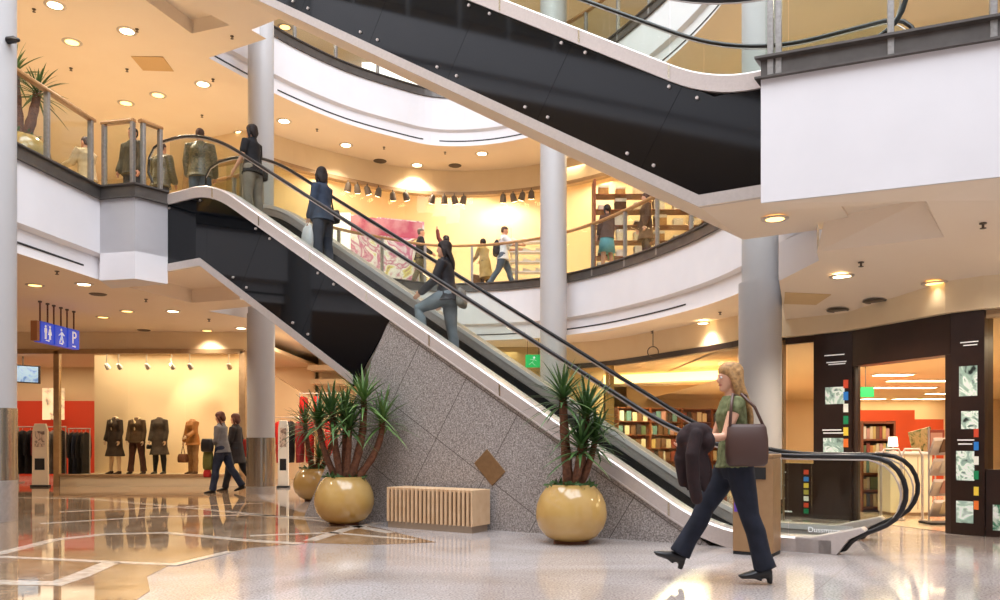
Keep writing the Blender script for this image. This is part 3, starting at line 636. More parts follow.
# ---- slatted bench
M['slat'] = mat('bench_ash', (222, 188, 150), .5, noise=(10, (212, 174, 134)))
M['benchdark'] = mat('bench_inside', (96, 66, 44), .7)
M['benchbase'] = mat('bench_plinth', (158, 138, 118), .5)
d = (Vector((-1.54, 10.55, 0))-Vector((-.3675, 9.8, 0))).normalized(); n = Vector((-d.y, d.x, 0)); n = n if n.y > 0 else -n
c0 = Vector((-.34, 9.80, 0)); Lb, Db, Hb = 1.40, .40, .53
T = thing('slatted_bench', 'long pale wooden slatted bench against the granite wall', 'bench', c0)
q = MB(); q.prism([c0+d*.03+n*.03, c0+d*(Lb-.03)+n*.03, c0+d*(Lb-.03)+n*(Db-.02), c0+d*.03+n*(Db-.02)], (0, 0, .085)); q.build('plinth', M['benchbase'], T)
q = MB(); z = Vector((0, 0, .085)); q.prism([c0+d*.03+n*.035+z, c0+d*(Lb-.01)+n*.035+z, c0+d*(Lb-.01)+n*Db+z, c0+d*.03+n*Db+z], (0, 0, Hb-.085-.04)); q.build('core', M['benchdark'], T)
q = MB(); q.obox(c0+d*.014+n*Db/2+Vector((0, 0, .085+(Hb-.085)/2)), d*.014, n*Db/2, Vector((0, 0, (Hb-.085)/2))); q.build('end_panel', M['slat'], T, bevel=.004)
for k in range(20):
    s = .075+k*(Lb-.09)/19.5
    MB().obox(c0+d*s+n*.016+Vector((0, 0, .085+(Hb-.085)/2)), d*.0165, n*.016, Vector((0, 0, (Hb-.085)/2))).build('slat', M['slat'], T, bevel=.003)
for k in range(20):
    s = .075+k*(Lb-.09)/19.5
    MB().obox(c0+d*s+n*(Db/2+.01)+Vector((0, 0, Hb-.016)), d*.029, n*(Db/2-.01), Vector((0, 0, .016))).build('seat_slat', M['slat'], T, bevel=.003)
# ---- litter bin beside the escalator foot
p = Vector((2.60, 8.10, 0)); dx = -U; dn = N
T = thing('litter_bin', 'tall beige metal litter bin behind the legs of the woman with the shoulder bag', 'bin', p)
M['bin'] = mat('bin_metal', (168, 132, 94), .45, .25, noise=(8, (156, 120, 84)))
q = MB(); q.obox(p+Vector((0, 0, .5)), dx*.20, dn*.16, Vector((0, 0, .47))); q.build('body', M['bin'], T, bevel=.012)
q = MB(); q.obox(p+Vector((0, 0, .015)), dx*.195, dn*.155, Vector((0, 0, .015))); q.build('foot', M['dark'], T)
q = MB(); q.obox(p+Vector((0, 0, .99)), dx*.205, dn*.165, Vector((0, 0, .02))); q.build('lid', M['bin'], T, bevel=.008)
q = MB(); q.obox(p-dn*.163+Vector((0, 0, .82)), dx*.13, dn*.006, Vector((0, 0, .06))); q.build('slot', M['dark'], T)
q = MB(); q.obox(p-dn*.163-dx*.13+Vector((0, 0, .50)), dx*.05, dn*.004, Vector((0, 0, .07))); q.build('sticker', mat('sticker_violet', (104, 70, 170), .4), T)
# ---- hanging blue direction sign
M['blue'] = mat('sign_blue', (38, 72, 196), .35, emit=.55)
X0 = -8.86; ys = [15.45, 15.93, 16.42]; T = thing('hanging_sign', 'row of three blue hanging signs with white symbols at upper left', 'sign', (X0, 16.1, 3.24))
q = MB(); q.box(X0-.13, 15.32, 3.06, X0-.01, 15.42, 3.44); q.build('end_cap', mat('sign_end', (168, 112, 70), .5), T)
for k, y in enumerate(ys):
    f = MB(); f.box(X0-.14, y, 3.05, X0, y+.43, 3.45); b = f.build('sign_board', M['blue'], T, bevel=.006)
    for yy in (y+.08, y+.34): MB().tube([(X0-.07, yy, 3.44), (X0-.07, yy, 3.85)], .016, 8).build('hanger_rod', M['bark'], b, True)
    for yy in (y+.08, y+.34): MB().lathe([(.035, 3.82), (.035, 3.85)], (X0-.07, yy, 0), 10).build('ceiling_rose', M['lampoff'], b, True)
    fx = X0+.004; W = M['lit']; yc = y+.215
    if k == 0:                                 # two standing figures
        for s in (-.075, .075):
            g = MB(); g.tube([(fx, yc+s, 3.365), (fx+.006, yc+s, 3.365)], .026, 14)
            if s < 0: g.box(fx, yc+s-.04, 3.24, fx+.006, yc+s+.04, 3.33)
            else: g.prism([(fx, yc+s-.025, 3.33), (fx, yc+s+.025, 3.33), (fx, yc+s+.06, 3.21), (fx, yc+s-.06, 3.21)], (.006, 0, 0))
            g.box(fx, yc+s-.028, 3.12, fx+.006, yc+s-.006, 3.24); g.box(fx, yc+s+.006, 3.12, fx+.006, yc+s+.028, 3.24); g.build('symbol', W, b)
    elif k == 1:                               # striding figure
        g = MB(); g.tube([(fx, yc, 3.37), (fx+.006, yc, 3.37)], .028, 14)
        for a, c_ in (((yc, 3.33), (yc, 3.23)), ((yc, 3.24), (yc-.07, 3.11)), ((yc, 3.24), (yc+.06, 3.11)), ((yc, 3.32), (yc-.09, 3.25)), ((yc, 3.32), (yc+.09, 3.26))):
            g.bar((fx+.003, a[0], a[1]), (fx+.003, c_[0], c_[1]), .006, .045, (1, 0, 0))
        g.build('symbol', W, b)
    else: text('P', .36, W, b, frame_mx((fx+.002, yc, 3.26), (0, 1, 0), (0, 0, 1)), 'letter')
    g = MB(); g.prism([(fx, yc-.07, 3.085), (fx, yc+.02, 3.085), (fx, yc+.02, 3.07), (fx, yc+.07, 3.095), (fx, yc+.02, 3.12), (fx, yc+.02, 3.105), (fx, yc-.07, 3.105)], (.005, 0, 0)); g.build('arrow', W, b)
# ---- green emergency exit sign
p = at(533, 361, 21.2); T = thing('exit_sign', 'small green emergency exit sign hanging behind the tall column', 'sign', p)
q = MB(); q.box(p.x-.20, p.y, p.z-.17, p.x+.20, p.y+.05, p.z+.17); q.build('panel', mat('exit_green', (30, 160, 84), .4, emit=.9), T)
g = MB(); g.tube([(p.x+.03, p.y-.006, p.z+.09), (p.x+.03, p.y, p.z+.09)], .03, 12)
for a, c_ in (((.02, .05), (-.02, -.04)), ((-.02, -.04), (.06, -.12)), ((-.02, -.03), (-.11, -.10)), ((.02, .04), (.10, .0)), ((.01, .04), (-.08, .04))): g.bar((p.x+a[0], p.y-.003, p.z+a[1]), (p.x+c_[0], p.y-.003, p.z+c_[1]), .006, .035, (0, 1, 0))
g.build('running_figure', M['lit'], T)
for s in (-.15, .15): MB().tube([(p.x+s, p.y+.025, p.z+.16), (p.x+s, p.y+.025, 3.85)], .008, 6).build('hanger_rod', M['lampoff'], T, True)
# ================================================================ shops
def arealight(loc, sx, sy, e_, col=(1, .82, .58), rot=(0, 0, 0)):
    d = bpy.data.lights.new('shop_lamp', 'AREA'); d.shape = 'RECTANGLE'; d.size = sx; d.size_y = sy; d.energy = e_; d.color = col
    o = bpy.data.objects.new('shop_lamp', d); COL.objects.link(o); o.location = loc; o.rotation_euler = rot; return o
def spot(loc, tgt, e_, size=1.0, col=(1, .8, .54)):
    d = bpy.data.lights.new('display_spot', 'SPOT'); d.energy = e_; d.color = col; d.spot_size = size; d.spot_blend = .7; d.shadow_soft_size = .06
    o = bpy.data.objects.new('display_spot', d); COL.objects.link(o); o.location = loc; v = Vector(tgt)-Vector(loc); o.rotation_euler = v.to_track_quat('-Z', 'Y').to_euler(); return o
def spotlight(p, d, label, group, top, s=1.0, m='lampoff'):
    p = Vector(p); d = Vector(d).normalized(); t = thing('track_spotlight', label, 'spotlight', p, group=group)
    MB().tube([p-d*.09*s, p-d*.05*s, p+d*.09*s], [.03*s, .06*s, .075*s], 12).build('head', M[m], t, True)
    MB().tube([p+d*.091*s, p+d*.097*s], .06*s, 12).build('lens', M['lamp'], t)
    MB().tube([p-d*.04*s, Vector((p.x, p.y, top))], .014*s, 6).build('stem', M[m], t, True)
M['frame'] = mat('bronze_frame', (182, 152, 116), .4, .4, noise=(8, (168, 138, 104)))
M['shopwall'] = mat('shop_wall', (240, 216, 180), .7, noise=(1, (236, 210, 172)))
M['red'] = mat('red_wall', (216, 66, 34), .65)
M['orange'] = mat('orange_wall', (206, 82, 40), .65)
M['darkwood'] = mat('dark_wood', (50, 30, 24), .32, noise=(5, (40, 24, 20)))
M['shelf'] = mat('shelf_wood', (140, 78, 44), .5, noise=(9, (120, 64, 36)))
M['display'] = mat('display_floor', (226, 206, 172), .3)
# ---------------------------------------------------------------- fashion shop on the left
YF = 20.0
g = MB(); g.box(-20, YF, 3.38, -5.95, YF+.2, 3.85); struct('wall_shopfront_left', g, M['cream'], 'cream bulkhead over the fashion shop')
g = MB(); g.box(-6.3, YF, 0, -5.95, YF+.25, 3.4); struct('wall_shopfront_pier', g, M['cream'])
g = MB(); g.box(-20, YF+.2, 3.5, -5.95, 27, 3.6); struct('ceiling_fashion', g, M['shopwall'])
g = MB(); g.box(-11, YF+1.7, 0, -6.2, YF+1.85, 3.5); struct('wall_display', g, M['shopwall'], 'plain cream wall behind the mannequins')
g = MB(); g.box(-6.3, YF+.2, 0, -6.15, YF+1.8, 3.5); struct('wall_display_side', g, M['shopwall'])
g = MB(); g.box(-18, 25.6, 0, -6, 25.8, 2.4); struct('wall_red', g, M['red'], 'bright red wall at the back of the fashion shop')
g = MB(); g.box(-18, 25.9, 0, -6, 26.1, 3.6); struct('wall_fashion_back', g, M['shopwall'])
g = MB(); g.box(-11.0, YF-.04, 0, -6.25, YF+1.7, .26); struct('floor_display', g, M['display'], 'raised pale floor of the display window')
T = thing('shop_window', 'large lit display window with mannequins, left', 'window', (-8.6, YF, 0), kind='structure')
for x0, x1, z0, z1 in ((-11.12, -10.98, 0, 3.38), (-6.5, -6.34, 0, 3.38), (-11, -6.4, 3.30, 3.42), (-11, -6.4, .24, .30)):
    MB().box(x0, YF-.09, z0, x1, YF+.03, z1).build('window_frame', M['frame'], T, bevel=.006)
for x0, x1 in ((-10.98, -9.26), (-9.25, -7.86), (-7.85, -6.5)): MB().box(x0, YF-.05, .30, x1, YF-.04, 3.3).build('glass_pane', M['sglass'], T)
g = MB(); g.box(-20, YF-.09, 3.30, -11, YF+.03, 3.42); struct('trim_60', g, M['frame'])
for i, px in enumerate((108, 117, 147, 171, 192, 229)[0:]):
    pass
for px, w in ((107, 'first'), (119, 'second'), (147, 'third'), (172, 'fourth'), (190, 'fifth'), (229, 'sixth')):
    p = at(px, 366, YF+.55); spotlight(p, (.2, 1, -.9), 'small spotlight over the mannequins, %s from the left' % w, 'spotlights in the display window', 3.5, .9, 'steel2')
spot((-8.6, YF+.3, 3.3), (-8.1, YF+1.7, 1.9), 130, 1.1); spot((-7.2, YF+.3, 3.3), (-7.0, YF+1.5, 1.0), 60, 1.0); spot((-10, YF+.3, 3.3), (-9.6, YF+1.4, .9), 70, 1.1); spot((-9.2, YF+.3, 3.3), (-9.0, YF+1.4, .9), 60, 1.0)
arealight((-8.6, YF+.9, 3.45), 4.2, .9, 90); arealight((-12.5, YF+3, 3.45), 4, 4, 95); arealight((-9, YF+4, 3.45), 4, 3, 60); arealight((-16, YF+3, 3.45), 4, 4, 60)
p = at(23, 374, 22.5); T = thing('wall_screen', 'blue screen hanging inside the fashion shop by the left column', 'screen', p)
q = MB(); q.obox(p, Vector((.42, .1, -.02)), Vector((0, .04, 0)), Vector((0, 0, .25))); q.build('casing', M['dark'], T, bevel=.01)
q = MB(); q.obox(p+Vector((.005, -.043, 0)), Vector((.39, .093, -.018)), Vector((0, .004, 0)), Vector((0, 0, .22))); q.build('screen', picture('screen_blue', [(120, 170, 220), (170, 205, 240), (84, 130, 196)], 2, .35), T)
MB().tube([p+Vector((0, 0, .2)), Vector((p.x, p.y, 3.5))], .02, 8).build('mount', M['lampoff'], T)
def gate(x, y, label, m, h=1.55, w=.40):
    T = thing('security_gate', label, 'security gate', (x, y, 0))
    q = MB(); q.prism([(x-w/2, y, 0), (x+w/2, y, 0), (x+w/2*.92, y, h*.9), (x+w/2*.7, y, h), (x-w/2*.7, y, h), (x-w/2*.92, y, h*.9)], (0, .07, 0)); q.build('panel', m, T, bevel=.015)
    q = MB(); q.box(x-w*.3, y-.004, .42, x+w*.3, y+.001, .7); q.build('dark_window', M['dark'], T)
    q = MB(); q.box(x-w*.3, y-.004, .98, x+w*.3, y+.001, h-.18); q.build('printed_panel', picture('gate_print', [(120, 96, 84), (224, 200, 178), (60, 44, 40)], 4), T)
    q = MB(); q.box(x-w/2-.02, y-.03, 0, x+w/2+.02, y+.1, .05); q.build('foot', M['dark'], T)
M['gate'] = mat('gate_plastic', (232, 214, 188), .4)
gate(-11.25, 19.55, 'pale upright security gate at the entrance of the fashion shop', M['gate'])
# clothes on rails inside
def garment(c, ax, w, h, m, parent, name='garment', sl=.55, thin=1.0):
    c = Vector(c); ax = Vector(ax).normalized(); th = Vector((-ax.y, ax.x, 0)); rings = []
    for z, k, d in ((0, .22, .05), (-.03, .8, .06), (-.10, 1.0, .075), (-.35, .86, .08), (-.7, .92, .09), (-1, 1.02, .07)):
        rings.append([c+Vector((0, 0, z*h))+ax*w*k*.5*math.cos(a)+th*d*thin*math.sin(a)*(1+.25*math.cos(5*a)) for a in [2*PI*i/16 for i in range(16)]])
    q = MB(); q.loft(rings)
    for s in (-1, 1): q.tube([c+ax*s*w*.46+Vector((0, 0, -.07*h)), c+ax*s*w*.56+Vector((0, 0, -.3*h)), c+ax*s*w*.55+Vector((0, 0, -sl*h))], [.06*thin, .055*thin, .045*thin], 8, True)
    return q.build(name, m, parent, 'all')
cl = {k: mat('cloth_'+k, v, .85, noise=(12, tuple(max(0, x-18) for x in v))) for k, v in dict(black=(34, 30, 32), red=(200, 34, 30), wine=(140, 40, 44), grey=(120, 112, 108), white=(226, 218, 208), navy=(40, 46, 66), tan=(186, 140, 90), brown=(92, 64, 46), pink=(214, 150, 140), olive=(104, 98, 58), cream=(230, 214, 186)).items()}
def rail(x0, x1, y, z, cols, label, glabel, group, w=.44, h=.95, leg=True):
    T = thing('clothes_rail', label, 'clothes rail', (x0, y, 0))
    MB().tube([(x0, y, z), (x1, y, z)], .016, 8).build('bar', M['steel2'], T, True)
    for x in (x0+.02, x1-.02): MB().tube([(x, y, 0), (x, y, z)], .016, 8).build('post', M['steel2'], T, True); MB().box(x-.02, y-.25, 0, x+.02, y+.25, .03).build('foot', M['steel2'], T)
    n = len(cols); thin = min(1, (x1-x0-.26)/max(1, n-1)/.235)
    for i, cname in enumerate(cols):
        x = x0+.13+(x1-x0-.26)*i/max(1, n-1); c = Vector((x, y, z-.1))
        G = thing('hanging_garment', glabel(i, cname), 'garment', c, group=group)
        garment(c, (.03, 1, 0), w, h, cl[cname], G, thin=thin)
        MB().tube([c+Vector((0, -.18, -.03)), c+Vector((0, 0, .02)), c+Vector((0, .18, -.03))], .008, 6).build('hanger', M['shelf'], G)
        MB().tube([c+Vector((0, 0, .02)), c+Vector((0, 0, .075))], .006, 6).build('hook', M['steel2'], G)
o_ = ['first', 'second', 'third', 'fourth', 'fifth', 'sixth', 'seventh', 'eighth', 'ninth', 'tenth']
rail(-12.9, -11.6, 21.4, 1.5, ['black', 'black', 'wine', 'black', 'grey', 'black'], 'clothes rail of dark garments inside the fashion shop doorway', lambda i, c: '%s garment on the doorway rail, %s from the left' % (c, o_[i]), 'garments on the doorway rail', h=1.15)
rail(-11.5, -10.9, 21.3, 1.45, ['black', 'navy', 'black', 'black'], 'short rail of black clothes beside the display window frame', lambda i, c: '%s garment on the short rail by the window frame, %s from the left' % (c, o_[i]), 'garments on the short rail', h=1.2)
# picture on the red wall
p = at(53, 404, 25.4); T = thing('wall_picture', 'glowing fashion picture on the red wall of the left shop', 'picture', p)
q = MB(); q.box(p.x-.34, p.y, p.z-.5, p.x+.34, p.y+.05, p.z+.5); q.build('panel', picture('fashion_photo', [(60, 36, 30), (240, 214, 176), (255, 236, 190), (120, 60, 40)], 1.4, .5), T)
# ---------------------------------------------------------------- shop with the red coats, behind the column
g = MB(); P0 = at(268, 372, 23.5); P1 = at(352, 424, 23.5)
g.prism([(P0.x, 23.5, 0), (P1.x, 23.5, 0), (P1.x, 23.5, P1.z), (P0.x, 23.5, P0.z)], (0, .3, 0)); struct('wall_sloped', g, M['shopwall'], 'cream wall with a sloping top behind the red coats')
g = MB(); g.box(-5.9, 26, 0, 3, 26.2, 3.85); struct('wall_middle', g, M['cream'], 'cream wall under the ceiling behind the lower escalator')
g = MB(); g.box(-5.9, 24.5, 3.3, -1.5, 25.4, 3.45); struct('trim_61', g, M['cream']); g = MB(); g.box(-5.9, 24.9, 2.9, -1.5, 25.8, 3.05); struct('trim_62', g, M['cream'])
arealight((-4.5, 20.6, 3.7), 2.5, 1.5, 150); arealight((-1, 23.5, 3.7), 3, 2, 70)
gx = at(283, 480, 19.2).x
gate(gx, 19.2, 'tall narrow white security gate in front of the red coats', mat('gate_white', (240, 232, 216), .35), 1.62, .26)
rail(-6.2, -4.4, 21.2, 1.75, ['red', 'red', 'black', 'wine', 'red', 'tan', 'red'], 'rail of red coats behind the column on the left', lambda i, c: '%s coat on the rail behind the column, %s from the left' % (c, o_[i]), 'coats on the rail behind the column', h=1.1, w=.5)
rail(-5.6, -4.2, 22.3, 2.45, ['red', 'red', 'white', 'black'], 'high rail of red jackets above the coats', lambda i, c: '%s jacket on the high rail over the coats, %s from the left' % (c, o_[i]), 'jackets on the high rail', h=.75)
# ---------------------------------------------------------------- upper storey shops along the arc
def outset(pts, dd, z):
    P = [Vector((p[0], p[1], 0)) for p in pts]; out = []
    for i, p in enumerate(P):
        d = (P[min(i+1, len(P)-1)]-P[max(i-1, 0)]).normalized(); n = Vector((d.y, -d.x, 0)); out.append(Vector((p.x+n.x*dd, p.y+n.y*dd, z)))
    return out
FR = outset(arcin[28:70], 2.1, 0)+[Vector((-8.4, 21.6, 0)), Vector((-9.6, 24.4, 0)), Vector((-19.9, 25.6, 0))]
g = MB(); g.sweep([(p.x, p.y, 8.5) for p in FR], [(-.1, 0), (-.1, .65), (.1, .65), (.1, 0)]); struct('wall_upper_bulkhead', g, M['cream'], 'cream bulkhead over the upper storey shop')
g = MB(); g.sweep([(p.x, p.y, 8.42) for p in FR], [(-.12, 0), (-.12, .1), (.12, .1), (.12, 0)]); struct('trim_63', g, M['frame'], 'bronze track over the upper storey shop window')
g = MB(); g.sweep([(p.x, p.y, 5.36) for p in FR], [(-.012, .05), (-.012, 3.06), (.012, 3.06), (.012, .05)]); struct('window_1', g, M['sglass'], 'curved glass of the upper storey shop window')
BK = outset(arcin[24:66], 4.2, 0)+[Vector((-9.6, 25.6, 0)), Vector((-11.0, 27, 0)), Vector((-19.9, 28, 0))]
g = MB(); g.sweep([(p.x, p.y, 5.36) for p in BK], [(-.1, 0), (-.1, 3.79), (.1, 3.79), (.1, 0)]); struct('wall_upper_shop', g, M['shopwall'], 'warm lit back wall of the upper storey shop')
for i in (6, 15, 24, 33, 42):
    p = (FR[min(i, len(FR)-1)]+BK[min(i+4, len(BK)-1)])/2; arealight((p.x, p.y, 9.0), 1.6, 1.6, 62, (1, .83, .60))
# track spotlights: px along the window top
k = 0
for px in (350, 359, 369, 380, 394, 407, 433, 445, 455, 464, 503, 513, 522, 531):
    best = min(FR, key=lambda p: abs(500+FPX*p.x/p.y-px)); X = (px-500)/FPX*best.y
    spotlight((X, best.y-.28, 8.24), (.3*((k*7) % 3-1), .5, -1), 'track spotlight under the bronze track, number from left to right: %s' % 'one two three four five six seven eight nine ten eleven twelve thirteen fourteen'.split()[k], 'track spotlights of the upper storey shop', 8.42, 1.35); k += 1
# pink poster in the window
a = at(346, 260, 22.4); b = at(424, 262, 23.2)
T = thing('window_poster', 'large pink and yellow poster in the upper storey shop window', 'poster', (a+b)/2)
dd = (b-a); dd.z = 0
q = MB(); q.obox((a+b)/2, dd/2, Vector((-dd.y, dd.x, 0)).normalized()*.02, Vector((0, 0, 1.22))); q.build('print', picture('poster_print', [(128, 52, 84), (232, 212, 216), (206, 112, 146), (246, 236, 232), (232, 210, 120), (150, 70, 110)], 1.3, .05, 2.0), T)
q = MB(); q.obox((a+b)/2+Vector((0, -.03, .95)), dd/2*.96, Vector((-dd.y, dd.x, 0)).normalized()*.004, Vector((0, 0, .24))); q.build('header_band', mat('poster_band', (186, 78, 98), .5, noise=(2, (206, 140, 140), .1)), T)
pa = at(332, 250, 22.0)
T = thing('white_display', 'bright white display panel left of the pink poster', 'display panel', pa)
q = MB(); q.box(pa.x-.55, pa.y, 5.37, pa.x+.5, pa.y+.05, 7.4); q.build('panel', mat('lightbox', (255, 244, 226), .4, emit=1.2), T)
q = MB(); q.box(pa.x-.55, pa.y-.02, 5.36, pa.x+.5, pa.y+.07, 5.45); q.build('foot', M['frame'], T)
# shelves of white shoes at the right of that window
pz = [at(532, y, 23.2) for y in (242, 252, 262, 272, 282)]
T = thing('shoe_stand', 'lit stand of pale shoes beside the tall column, upper storey', 'shelf', (pz[0].x, 23.2, 5.36))
for s in (-.6, .75): MB().tube([(pz[0].x+s, 23.3, 5.36), (pz[0].x+s, 23.3, 7.3)], .02, 8).build('post', M['steel2'], T, True)
for j, p in enumerate(pz):
    MB().box(p.x-.65, 23.05, p.z-.03, p.x+.8, 23.4, p.z).build('shelf', M['shelf'] if False else M['white'], T)
    for s in range(4):
        c = Vector((p.x-.5+s*.36, 23.2, p.z+.003)); S_ = thing('shoe', 'pale shoe on the stand beside the tall column, row %s' % ('one two three four five'.split()[j]), 'shoe', c, group='shoes on row %s of the pale stand' % ('one two three four five'.split()[j]))
        q = MB(); q.loft([[c+Vector((u, v*.045*k2, w_)) for u, v, w_ in ((-.12, -1, .0), (-.12, 1, 0), (-.12, 1, hh), (-.12, -1, hh))] if False else [c+Vector((xx, .05*ww*math.cos(a_), .004+hh*(.5+.5*math.sin(a_)))) for a_ in [2*PI*m_/10 for m_ in range(10)]] for xx, ww, hh, k2 in ((-.13, .5, .1, 1), (-.11, .75, .12, 1), (-.04, .8, .11, 1), (.04, .9, .07, 1), (.1, .85, .05, 1), (.14, .4, .03, 1))])
        q.build('upper', cl['cream'], S_, 'all'); MB().box(c.x-.13, c.y-.04, c.z, c.x+.13, c.y+.04, c.z+.014).build('sole', M['white'], S_)
# right-hand upper shop: shelves with goods
pr = at(645, 225, 22.4)
T = thing('display_shelf', 'lit shelving of goods in the right-hand upper storey shop', 'shelf', (pr.x, 22.4, 5.36))
for x in (pr.x-1.5, pr.x, pr.x+1.5): MB().box(x-.03, 21.6, 5.36, x+.03, 22.1, 8.2).build('upright', M['shelf'], T)
zs = [5.7+.42*k for k in range(6)]
for z in zs: MB().box(pr.x-1.5, 21.6, z-.02, pr.x+1.5, 22.1, z).build('shelf', M['shelf'], T)
rr = random.Random(4); gcols = [('white', 'white'), ('brown', 'brown'), ('tan', 'tan'), ('olive', 'olive'), ('black', 'black')]
for j, z in enumerate(zs):
    for s in range(6):
        x = pr.x+(-1.25, -.77, -.28, .28, .77, 1.25)[s]+rr.uniform(-.02, .02); cn = rr.choice(['white', 'cream', 'brown', 'tan', 'white'])
        c = Vector((x, 21.8, z)); hh = rr.uniform(.14, .32); ww = rr.uniform(.12, .17)
        z = z+.002; S_ = thing('packed_box', '%s goods box on the lit upper shelves, shelf %s, seen small' % (cn, 'one two three four five six'.split()[j]), 'box', c, group='%s goods boxes on upper shelf %s' % (cn, 'one two three four five six'.split()[j]))
        MB().box(x-ww, 21.68, z, x+ww, 21.95, z+hh).build('carton', cl[cn], S_, bevel=.01); MB().box(x-ww-.005, 21.675, z+hh*.72, x+ww+.005, 21.955, z+hh).build('lid', cl['white'], S_, bevel=.006)
arealight((pr.x, 21.3, 8.9), 3, 1, 100, (1, .8, .5)); arealight((-13, 26.2, 9.0), 5, 1, 90); arealight((2.5, 22.9, 8.9), 1.4, 1, 40, (1, .8, .5))
# top storey: bright window behind the railing
g = MB(); a = at(362, 60, 27); b = at(450, 60, 27); g.box(a.x, 27, 10.6, b.x, 27.1, 13.9); struct('window_2', g, mat('bright_daylight_window', (250, 250, 250), .5, emit=1.6), 'bright window of the top storey')
g = MB(); g.box(a.x-.5, 26.9, 10.6, a.x, 27.1, 13.9); struct('trim_64', g, M['white'])
# ================================================================ bookshop on the right
def onplane(px, a, b):                         # ray through a column of the picture against the upright plane a-b: (plan point, depth)
    k = (px-500)/FPX; a = Vector(a); b = Vector(b); d = b-a
    t = (k*a.y-a.x)/(d.x-k*d.y); p = a+d*t; return p
def pz(px, py, a, b, off=.0):
    p = onplane(px, a, b); d = (Vector(b)-Vector(a)).normalized(); n = Vector((d.y, -d.x));
    return Vector((p.x+n.x*off, p.y+n.y*off, CH+(HOR-py)/FPX*p.y))
def plate(px0, py0, px1, py1, a, b, th=.02, off=.0):
    q0 = pz(px0, py1, a, b, off); q1 = pz(px1, py0, a, b, off); d = Vector((q1.x-q0.x, q1.y-q0.y, 0)); n = Vector((d.y, -d.x, 0)).normalized()
    z0 = min(q0.z, CH+(HOR-py1)/FPX*(q0.y+q1.y)/2); z1 = CH+(HOR-py0)/FPX*(q0.y+q1.y)/2
    return MB().prism([(q0.x, q0.y, z0), (q1.x, q1.y, z0), (q1.x, q1.y, z1), (q0.x, q0.y, z1)], n*th)
OUT = [(4.34, 12.15), (5.02, 11.42), (5.55, 9.82), (5.79, 9.53), (8, 8.0), (12, 5.0)]
g = MB(); g.sweep([(x, y, 2.70) for x, y in OUT], [(-.14, 0), (-.14, .5), (.02, .5), (.02, 0)]); struct('wall_bookshop_bulkhead', g, M['cream'], 'cream bulkhead over the dark bookshop entrance')
wa, wb = (4.34, 12.15), (5.02, 11.42); ha, hb_ = (5.02, 11.42), (5.55, 9.82); ra_, rb_ = (5.55, 9.82), (5.79, 9.53); na_, nb_ = (5.79, 9.53), (8, 8.0)
def slab(a, b, z0, z1, th, off=0):
    d = (Vector(b)-Vector(a)).normalized(); n = Vector((d.y, -d.x)); a2 = Vector(a)+n*off; b2 = Vector(b)+n*off
    return MB().prism([(a2.x, a2.y, z0), (b2.x, b2.y, z0), (b2.x, b2.y, z1), (a2.x, a2.y, z1)], (-n.x*th, -n.y*th, 0))
# left glass bay and its black sign panel
T = thing('shop_window', 'bookshop window bay with a low black sign panel, behind the escalator foot', 'window', (4.9, 12.4, 0), kind='structure')
m_ = onplane(815, wa, wb); a2 = (m_.x, m_.y)
slab(wa, a2, .80, 2.6, .012, -.05).build('glass_pane', M['sglass'], T)
slab(wa, a2, 2.6, 2.70, .1, .01).build('window_frame', M['darkwood'], T)
w1 = onplane(783.5, wa, wb); slab(wa, (w1.x, w1.y), 0, 2.65, .1, .012).build('window_frame', M['frame'], T)
sp = slab(wa, wb, 0, .80, .10, .03).build('sign_panel', M['darkwood'], T)
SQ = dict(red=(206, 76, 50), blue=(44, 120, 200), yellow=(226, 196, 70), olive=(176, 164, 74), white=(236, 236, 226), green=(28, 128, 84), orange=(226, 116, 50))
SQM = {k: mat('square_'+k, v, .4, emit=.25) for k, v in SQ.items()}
for y, cname in zip((472, 479, 485.5, 492, 498.5, 505, 511), ('red', 'blue', 'yellow', 'olive', 'white', 'red', 'green')): plate(804.8, y-2.2, 809.6, y+2.2, wa, wb, .006, .031).build('coloured_square', SQM[cname], sp)
for y, x1 in ((472, 787), (478, 785), (485, 786), (491, 784), (498, 786), (511, 793)): plate(781.8, y-.5, x1, y+.5, wa, wb, .003, .031).build('print_line', M['lit'], sp)
pic = [picture('sign_photo', [(18, 30, 28), (150, 176, 164), (226, 236, 226), (80, 110, 104)], sc_, .35, 2.0) for sc_ in (3.5, 5, 6, 4)]
plate(834, 487, 850, 508, wa, wb, .004, .031).build('sign_picture', pic[0], sp)
# pillars
def pillar(a, b, label, pics, sqs, sx, lines, a_in=None):
    T = thing('shop_pillar', label, 'pillar', (a[0], a[1], 0), kind='thing')
    bd = slab(a, b, 0, 2.70, .28, .05).build('casing', M['darkwood'], T, bevel=.008)
    for i, (x0, y0, x1, y1) in enumerate(pics): plate(x0, y0, x1, y1, a, b, .006, .051).build('picture', pic[i % 4], bd)
    for y, cn in sqs: plate(sx-2.4, y-4.2, sx+2.4, y+4.2, a, b, .006, .052).build('coloured_square', SQM[cn], bd)
    for (x0, x1, y) in lines: plate(x0, y-.55, x1, y+.55, a, b, .003, .051).build('print_line', M['lit'], bd)
pillar(a2, (5.04, 11.4), 'black pillar with small coloured squares left of the bookshop door', [(827, 387, 846, 404), (825, 438, 845, 453)], [(384, 'red'), (396, 'blue'), (408, 'white'), (420, 'green'), (431.5, 'yellow'), (443, 'orange')], 847.5,
       [(826, 846, 355), (828, 848, 362), (830, 847, 364), (824, 843, 430), (825, 846, 433)])
pillar(ra_, rb_, 'black pillar with four pictures right of the bookshop door', [(961, 366, 979, 396), (963, 411, 980, 429), (958, 451, 976, 480), (958, 501, 975, 522)], [(433, 'red'), (446, 'blue'), (460.5, 'white'), (475, 'green'), (491, 'yellow'), (505, 'orange')], 978,
       [(962, 980, 342), (965, 979, 345), (959, 976, 440), (960, 974, 444)])
